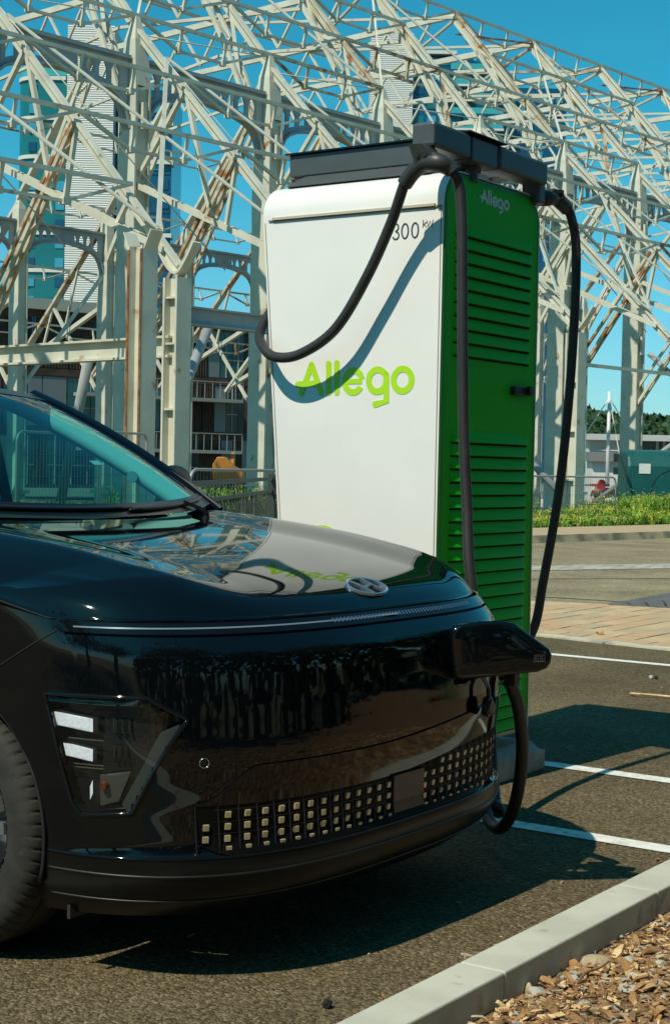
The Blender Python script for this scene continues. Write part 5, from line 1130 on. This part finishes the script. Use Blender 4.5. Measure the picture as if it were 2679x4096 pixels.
mb.bar(lev(1412, DB, 2.6) - RR * .7, lev(1412, DB, 2.6) + RR * .7, .06); mb.build('rigging', WM, bt_)
# green tank
DT = 44; tk = thing('storage_tank', 'teal green plastic tank with a round hatch and a white notice', 'tank', lev(1520, DT + .5, .1)); TG = mat('tank_green', (.006, .082, .078), .4, 0, (.009, .10, .092), 2.5, .4, .65, .05, 20, col3=(.025, .14, .125), v3=.68, s3=3.)
def tp_(px, y, o=0.): p = at(px, y, DT); return p + FL * o
A, B_ = lev(1458, DT, 0), lev(1458, DT, 0) + RR * 2.7
secs = [(0, .1), (0, 1.50), (.12, 1.76), (.36, 1.92), (1.3, 1.98), (1.55, 1.8), (1.6, .1)]
rws = []
for f, in_ in ((0, .1), (.004, .03), (.03, 0), (.97, 0), (.996, .03), (1, .1)):
    c = A.lerp(B_, f); rws.append([c + FL * (o + (in_ if o < .6 else -in_)) + ZZ * (z - (in_ * .8 if z > 1 else 0)) for o, z in secs])
mb = MB(); mb.grid(rws, flip=True); mb.add(rws[0], [tuple(range(7))]); mb.add(rws[-1], [tuple(range(6, -1, -1))]); o = mb.build('shell', TG, tk); bevel(o, .03, 3)
hc = A + RR * 1.36 + ZZ * .72; mb = MB(); mb.tube([hc - FL * .005 + RR * (.70 * math.cos(t)) + ZZ * (.70 * math.sin(t)) for t in np.linspace(0, 2 * math.pi, 49)[:-1]], .022, 6, closed=True); mb.build('hatch_groove', mat('tank_dark', (.004, .03, .03), .6), tk); mb = MB(); mb.cyl(hc - FL * .03, hc + FL * .02, .672, n=48); mb.build('hatch', TG, tk, smooth=30)
a0, a1 = tp_(1484, 1078), tp_(1511, 1101); mb = MB(); mb.box((a0 + a1) / 2 - FL * .012, (.325, .012, .28), (RR, FL, ZZ)); mb.build('notice', mat('notice_white', (.72, .74, .70), .5, 0, (.60, .62, .58), 24, .5, .6), tk); mb = MB(); mb.tube([A + RR * .16 - FL * .01 + ZZ * .2, A + RR * .05 - FL * .01 + ZZ * 1.4], .012, 5); mb.build('rib', TG, tk)
# fences and railing
GALV = mat('galvanised', (.34, .35, .33), .5, .3); WIRE = mat('fence_wire', (.20, .21, .20), .5, .3); DRAIL = mat('dark_rail', (.055, .06, .055), .5)
def mesh_panel(p, q, z0, z1, label, group='temporary mesh fence panels', rounded=True):
    t = thing('fence_panel', label, 'fence panel', ((p.x + q.x) / 2, (p.y + q.y) / 2, 0), group); d = (q - p).normalized(); L = (q - p).length; r = .14
    def P(u, z): return Vector((p.x + d.x * u, p.y + d.y * u, z))
    path = [P(0, 0.02), P(0, z1 - r)] + [P(r - r * math.cos(a), z1 - r + r * math.sin(a)) for a in np.linspace(.3, 1.3, 4)] + [P(r, z1), P(L - r, z1)] + [P(L - r + r * math.sin(a), z1 - r + r * math.cos(a)) for a in np.linspace(.3, 1.3, 4)] + [P(L, z1 - r), P(L, 0.02)]
    mb = MB(); mb.tube(path, .021, 8); mb.tube([P(0, z0), P(L, z0)], .018, 6); mb.build('frame', GALV, t, smooth=True)
    mb = MB(); n = int(L / .075)
    for i in range(1, n): mb.bar(P(L * i / n, z0), P(L * i / n, z1), .005)
    for k in range(1, 5): mb.bar(P(0, z0 + (z1 - z0) * k / 5), P(L, z0 + (z1 - z0) * k / 5), .006)
    o = mb.build('wire_mesh', WIRE, t); o['kind'] = 'stuff'
mesh_panel(lev(444, 20), lev(660, 22), .12, 1.23, 'mesh fence panel between the car bonnet and the white station')
mesh_panel(lev(235, 23.5), lev(341, 25), .15, 1.76, 'taller mesh fence panel above the windscreen, left of the rusty post')
mesh_panel(lev(40, 21.5), lev(230, 23.3), .15, 1.7, 'mesh fence panel seen only through the car windows')
mesh_panel(lev(1226, 34.5), lev(1432, 36.5), .15, 1.19, 'mesh fence panel just right of the station')
rl = thing('railing', 'dark metal railing with thin upright bars left of the station', 'railing', lev(560, 14, 0)); p, q = lev(400, 9.7), lev(634, 16.2); d = (q - p)
mb = MB(); mb.bar(p + ZZ * 1.165, q + ZZ * 1.165, .030, .035); mb.bar(p + ZZ * 1.04, q + ZZ * 1.04, .025, .03); mb.bar(p + ZZ * .12, q + ZZ * .12, .03, .04); mb.build('rail', DRAIL, rl); mb = MB(); mb.box(q + ZZ * .6, (.08, .08, 1.22), (RR, FL, ZZ)); mb.build('post', DRAIL, rl)
for i in range(34): c = p + d * ((i + .5) / 34); mb = MB(); mb.bar(c + ZZ * .1, c + ZZ * 1.04, .014); mb.build('upright', DRAIL, rl)
# things beyond the frame: digger, lifebuoy case, person, white car
dg = thing('mini_digger', 'small orange digger parked behind the mesh fence', 'digger', lev(536, 66, 0)); OR_ = mat('digger_orange', (.42, .17, .02), .5)
c = lev(536, 66, 0); mb = MB()
for s in (-1, 1): mb.prism([c + FL * (.45 * s) + RR * x + ZZ * z for x, z in ((-.7, .1), (-.55, 0), (.55, 0), (.7, .1), (.7, .3), (.55, .42), (-.55, .42), (-.7, .3))], FL * .22)
mb.build('track', BLACK, dg); mb = MB(); mb.prism([c - FL * .4 + RR * x + ZZ * z for x, z in ((-.55, .5), (.45, .5), (.45, .8), (.15, .95), (-.15, 1.25), (-.40, 1.25), (-.55, 1.0))], FL * .8); o = mb.build('body', OR_, dg); bevel(o, .05)
mb = MB(); mb.bar(c + FL * .5 + ZZ * .8, c + FL * 1.4 + ZZ * 1.35, .12, .18); mb.bar(c + FL * 1.4 + ZZ * 1.35, c + FL * 1.9 + ZZ * .5, .10, .14); mb.box(c + FL * 1.9 + ZZ * .35, (.4, .35, .3)); mb.build('arm', OR_, dg)
for ch in dg.children: ch.data.transform(Matrix.Diagonal((1.3, 1.3, 1.3, 1)))
DL = 74; ZG = -.9; lb_ = thing('lifebuoy_case', 'red lifebuoy case on a crossbar above the person', 'lifebuoy', lev(1398, DL, ZG)); REDP = mat('red_plastic', (.55, .03, .03), .4)
c = lev(1399, DL, 0); zc = at(1399, 1127, DL).z; mb = MB(); mb.tube([c + ZZ * (zc + .5 * k) * 1 + RR * .0 for k in ()] or [Vector((c.x, c.y, ZG)), Vector((c.x, c.y, zc))], .04, 6); mb.build('post', GALV, lb_)
mb = MB(); mb.cyl(Vector((c.x, c.y, zc)) - FL * .12, Vector((c.x, c.y, zc)) + FL * .08, .19, .19, 20); mb.v = [(x, y, zc + (z - zc) * 1.35) for x, y, z in mb.v]; mb.build('case', REDP, lb_, smooth=40); mb = MB(); mb.bar(Vector((c.x, c.y, zc - .02)) - RR * .55, Vector((c.x, c.y, zc - .02)) + RR * .38, .08, .12); mb.build('crossbar', REDP, lb_)
def person(px, D, zg):
    base = lev(px, D, zg); t = thing('person', 'person with dark hair in an orange top standing below the red case', 'person', base); k = 1.68
    V = {'pel': (0, 0, .53), 'spn': (0, 0, .63), 'chs': (0, -.01, .75), 'nck': (0, 0, .845), 'hed': (0, -.015, .885), 'crn': (0, -.01, .965), 'ls': (-.105, 0, .80), 'rs': (.105, 0, .80), 'le': (-.14, .01, .645), 're': (.14, .01, .645), 'lh': (-.125, -.06, .53), 'rh': (.125, -.06, .53), 'lp': (-.055, 0, .51), 'rp': (.055, 0, .51), 'lk': (-.062, -.01, .28), 'rk': (.062, -.01, .28), 'la': (-.066, .01, .045), 'ra': (.066, .01, .045), 'lt': (-.075, -.085, .015), 'rt': (.075, -.085, .015)}
    E = [('pel', 'spn'), ('spn', 'chs'), ('chs', 'nck'), ('nck', 'hed'), ('hed', 'crn'), ('chs', 'ls'), ('chs', 'rs'), ('ls', 'le'), ('le', 'lh'), ('rs', 're'), ('re', 'rh'), ('pel', 'lp'), ('pel', 'rp'), ('lp', 'lk'), ('rp', 'rk'), ('lk', 'la'), ('rk', 'ra'), ('la', 'lt'), ('ra', 'rt')]
    Rd = {'pel': .085, 'spn': .075, 'chs': .085, 'nck': .03, 'hed': .05, 'crn': .045, 'ls': .04, 'rs': .04, 'le': .027, 're': .027, 'lh': .022, 'rh': .022, 'lp': .055, 'rp': .055, 'lk': .037, 'rk': .037, 'la': .024, 'ra': .024, 'lt': .02, 'rt': .02}
    names = list(V); me = bpy.data.meshes.new('body'); me.from_pydata([tuple(k * c for c in (V[n][0], V[n][1], V[n][2])) for n in names], [(names.index(a), names.index(b)) for a, b in E], []); o = bpy.data.objects.new('body', me); COL.objects.link(o); o.parent = t; o.rotation_euler = (0, 0, YAW)
    sm = o.modifiers.new('skin', 'SKIN'); ss = o.modifiers.new('sub', 'SUBSURF'); ss.levels = 1; ss.render_levels = 1
    for i, n in enumerate(names): me.skin_vertices[0].data[i].radius = (Rd[n] * k * .95, Rd[n] * k * .85)
    me.skin_vertices[0].data[0].use_root = True; bpy.context.view_layer.update(); dgp = bpy.context.evaluated_depsgraph_get(); me2 = bpy.data.meshes.new_from_object(o.evaluated_get(dgp)); o.modifiers.clear(); o.data = me2
    for mm in (mat('skin', (.42, .24, .15), .6), mat('orange_top', (.36, .16, .05), .8), mat('dark_trousers', (.025, .022, .022), .8), mat('dark_hair', (.03, .018, .012), .7)): me2.materials.append(mm)
    for p in me2.polygons:
        z = p.center.z / k; x = abs(p.center.x) / k; p.use_smooth = True
        p.material_index = 0 if z > .835 else (2 if z < .53 and x < .115 else (0 if x > .115 and z < .62 else 1))
        if z > .90 and (p.center.y > -.03 * k or z > .95): p.material_index = 3
person(1387, 75, ZG - .02)
DC = 82; wc = thing('parked_car', 'small white car with a yellow number plate far behind the fence', 'car', lev(1412, DC, ZG)); cW = mat('car_white', (.70, .70, .70), .25); c = lev(1414, DC, ZG)
def cc(x, y, z): return c + RR * x + FL * y + ZZ * z
rws = []
for y, hw, zb, zs, in ((-1.95, .70, .35, .72), (-1.85, .82, .22, .86), (-1.2, .86, .2, .95), (0, .87, .2, .95), (1.2, .86, .2, .92), (1.9, .78, .25, .75)): rws.append([cc(-hw, y, zb), cc(-hw, y, (zb + zs) / 2), cc(-hw * .96, y, zs), cc(0, y, zs + .03), cc(hw * .96, y, zs), cc(hw, y, (zb + zs) / 2), cc(hw, y, zb), cc(0, y, zb), cc(-hw, y, zb)])
mb = MB(); mb.grid(rws); mb.add(rws[0][:-1], [tuple(range(8))]); mb.add(rws[-1][:-1], [tuple(range(7, -1, -1))]); mb.build('body', cW, wc, smooth=40)
mb = MB(); mb.add([cc(x, y, z) for x, y, z in ((-.76, -1.6, .93), (.76, -1.6, .93), (.78, .9, .93), (-.78, .9, .93), (-.58, -1.15, 1.42), (.58, -1.15, 1.42), (.58, .2, 1.45), (-.58, .2, 1.45))], [(0, 1, 5, 4), (1, 2, 6, 5), (2, 3, 7, 6), (3, 0, 4, 7)]); mb.build('window', GLZ2, wc); mb = MB(); mb.box(cc(0, -.45, 1.44), (1.18, 1.4, .04), (RR, FL, ZZ)); mb.build('roof', cW, wc)
for x in (-.74, .74):
    for y in (-1.25, 1.25): mb = MB(); mb.cyl(cc(x - .1, y, .30), cc(x + .1, y, .30), .30, n=18); mb.build('wheel', RUBBER, wc, smooth=40)
mb = MB(); mb.box(cc(0, -1.965, .60), (.52, .03, .11), (RR, FL, ZZ)); mb.build('number_plate', mat('plate_yellow', (.75, .48, .02), .5), wc)
for x in (-.62, .62): mb = MB(); mb.box(cc(x, -1.93, .72), (.16, .06, .16), (RR, FL, ZZ)); mb.build('tail_light', REDP, wc)

# ------------------------------------------------------------------ weeds and flowers
WG = [mat('weed_green', (.14, .30, .025), .7), mat('weed_light', (.38, .48, .06), .7), mat('weed_dry', (.46, .37, .13), .8), mat('flower_yellow', (.70, .52, .01), .6), mat('flower_white', (.7, .7, .62), .6)]
def weeds(n, uv, h, name, mixw, flowers=0):
    mb = MB()
    for _ in range(n):
        u, v = uv(); p = Q(u, v, .09); nb = rs.randint(3, 6); hh = h(u, v) * rs.uniform(.4, 1.15); m_ = rs.choices((0, 1, 2), mixw)[0]
        for _ in range(nb):
            a = rs.uniform(0, 6.28); le = rs.uniform(.1, .5) * hh; d = Vector((math.cos(a), math.sin(a), 0)); s = d.cross(ZZ) * rs.uniform(.006, .016) * (1.6 if m_ == 0 else 1)
            q = p + d * rs.uniform(0, .06); mb.add([q - s, q + s, q + d * le * .4 + ZZ * hh * .65 + s * .8, q + d * le * .4 + ZZ * hh * .65 - s * .8, q + d * le + ZZ * hh], [(0, 1, 2, 3), (3, 2, 4)], m_)
            if m_ == 0 and rs.random() < .8:
                for _k in range(3): f = rs.uniform(.3, 1); c = q + d * le * f * .7 + ZZ * hh * f; e = Vector((rs.gauss(0, 1), rs.gauss(0, 1), rs.gauss(0, .5))).normalized() * rs.uniform(.04, .09); g = Vector((rs.gauss(0, 1), rs.gauss(0, 1), rs.gauss(0, 1))).normalized() * .022; mb.add([c, c + e * .5 + g, c + e, c + e * .5 - g], [(0, 1, 2, 3)], m_)
        if rs.random() < flowers:
            for _ in range(rs.randint(1, 4)):
                c = p + Vector((rs.gauss(0, .08), rs.gauss(0, .08), hh * rs.uniform(.85, 1.15))); r = rs.uniform(.014, .026); mi = 3 if rs.random() < .9 else 4
                mb.add([c + Vector((r, 0, 0)), c + Vector((0, r, .004)), c + Vector((-r, 0, 0)), c + Vector((0, -r, .004)), c + ZZ * r * .8], [(0, 1, 4), (1, 2, 4), (2, 3, 4), (3, 0, 4)], mi)
    o = mb.build(name, WG); o['kind'] = 'stuff'; return o
def uvA(): u = rs.uniform(1, 22); return u, 2.5 + abs(rs.gauss(0, 1.6))
def hA(u, v): f = math.exp(-((u - 13.5) / 3.5) ** 2) ; return .20 + .36 * f
weeds(5200, uvA, hA, 'tall_weeds', (5, 2.2, 1.6), .30)
def uvC(): u = rs.uniform(7.5, 17); return u, 2.5 + rs.uniform(0, 2.9)
weeds(4200, uvC, lambda u, v: (.50 if u > 9.8 else .30) * (1 + .3 * math.sin(u * 2.3 + v)), 'ragwort', (5, 4, .7), .35)
def uvB(): return rs.uniform(-10, 8), rs.uniform(3, 13)
weeds(3200, uvB, lambda u, v: .32, 'dry_grass', (2, 3, 3), .10)
def uvD(): return rs.uniform(-3.5, .5), rs.uniform(5.5, 8)
weeds(400, uvD, lambda u, v: .75, 'tall_weeds', (6, 2, .5), .15)
for (px, y, w_, lb2) in ((1276, 1210, .5, 'pale rubble lump in the grass behind the hanging cable'), (1290, 1195, .4, 'brick coloured rubble lump in the grass between two columns')):
    p = G(px, y, .12); bm = bmesh.new(); bmesh.ops.create_icosphere(bm, subdivisions=2, radius=w_ / 2)
    for v in bm.verts: v.co = Vector((v.co.x * 1.2, v.co.y, v.co.z * .45)) * (1 + rs.gauss(0, .09))
    me = bpy.data.meshes.new('rubble'); bm.to_mesh(me); bm.free(); me.materials.append(ST[2] if px < 1280 else BM[0]); o = bpy.data.objects.new('rubble', me); COL.objects.link(o); o.location = p; tag(o, lb2, 'rubble')

# ------------------------------------------------------------------ trees on the open side of the car park (seen only mirrored in the paint)
LF = [mat('leaf_dark', (.022, .05, .012), .6), mat('leaf_mid', (.035, .075, .018), .6)]; BK = mat('bark', (.09, .07, .05), .9)
def tree(loc, label):
    t = thing('broadleaf_tree', label, 'tree', loc, 'trees beside the car park'); L = Vector(loc); mb = MB(); mb.tube([L, L + Vector((.1, .05, 1.4)), L + Vector((0, .1, 2.8)), L + Vector((.15, 0, 4.4))], [.20, .16, .12, .05], 8); cs = []
    for k in range(11):
        a = k * 2.4; z = 1.9 + .28 * k; e = L + Vector((math.cos(a) * (2.0 - .10 * k), math.sin(a) * (2.0 - .10 * k), z + .9)); mb.tube([L + Vector((.05, .08, z)), e], [.06, .02], 5); cs.append(e)
    mb.build('trunk', BK, t, smooth=True); mb = MB()
    for e in cs + [L + Vector((0, 0, 4.9)), L + Vector((.3, .4, 3.9))]:
        for _ in range(170):
            c = e + Vector((rs.gauss(0, .55), rs.gauss(0, .55), rs.gauss(0, .42))); a = Vector((rs.gauss(0, 1), rs.gauss(0, 1), rs.gauss(0, 1))).normalized(); u = a.orthogonal().normalized() * .13; v = a.cross(u).normalized() * .07; mb.add([c - u, c + v, c + u, c - v], [(0, 1, 2, 3)], rs.randint(0, 1))
    o = mb.build('crown', LF, t); return t
def copy_tree(src, loc, label):
    r_ = src.copy(); COL.objects.link(r_); r_.location = loc; r_['label'] = label; r_.rotation_euler = (0, 0, rs.uniform(0, 6))
    for ch in list(src.children): c = ch.copy(); COL.objects.link(c); c.parent = r_
    return r_
tr = tree((4.6, 9.0, 0), 'broadleaf tree opposite the charging station across the mulch bed')
for k, (x, y) in enumerate(((6.5, 13.5), (4.4, 18.5), (7.5, 24.), (5.4, 3.8), (6.2, -2.5), (4.0, -8.5), (-1.5, -12.5), (8.5, 8.), (2.1, -2.2), (2.3, .2), (-1.6, -7.6), (-5.2, -8.6))):  # last four are unseen, added to shade the mulch and kerb mirrored in the paint
    copy_tree(tr, (x, y, 0), ['broadleaf tree second past the station on the open side', 'broadleaf tree third past the station on the open side', 'broadleaf tree farthest past the station on the open side', 'broadleaf tree abreast of the car nose', 'broadleaf tree first behind the camera', 'broadleaf tree second behind the camera', 'broadleaf tree straight behind the parked car', 'broadleaf tree set back from the mulch bed', 'unseen broadleaf tree added close behind the camera to shade the mulch', 'unseen broadleaf tree added right beside the camera to shade the mulch', 'unseen broadleaf tree added behind the camera to shade the kerb', 'unseen broadleaf tree added for shade at the near side of the parked car'][k])

hgm = MB()
for _ in range(5200):
    c = Vector((3.1 + rs.gauss(0, .38), rs.uniform(-14, 30), max(.05, min(2.9, rs.betavariate(1.6, 1.3) * 2.8 + rs.gauss(0, .12))))); a = Vector((rs.gauss(0, 1), rs.gauss(0, 1), rs.gauss(0, 1))).normalized(); u = a.orthogonal().normalized() * .24; v = a.cross(u).normalized() * .15
    hgm.add([c - u, c + v, c + u, c - v], [(0, 1, 2, 3)], rs.randint(0, 1))
hd = thing('hedge', 'dense dark hedge along the open side of the car park', 'hedge', (3.1, 8, 0)); hgm.build('foliage', LF, hd)
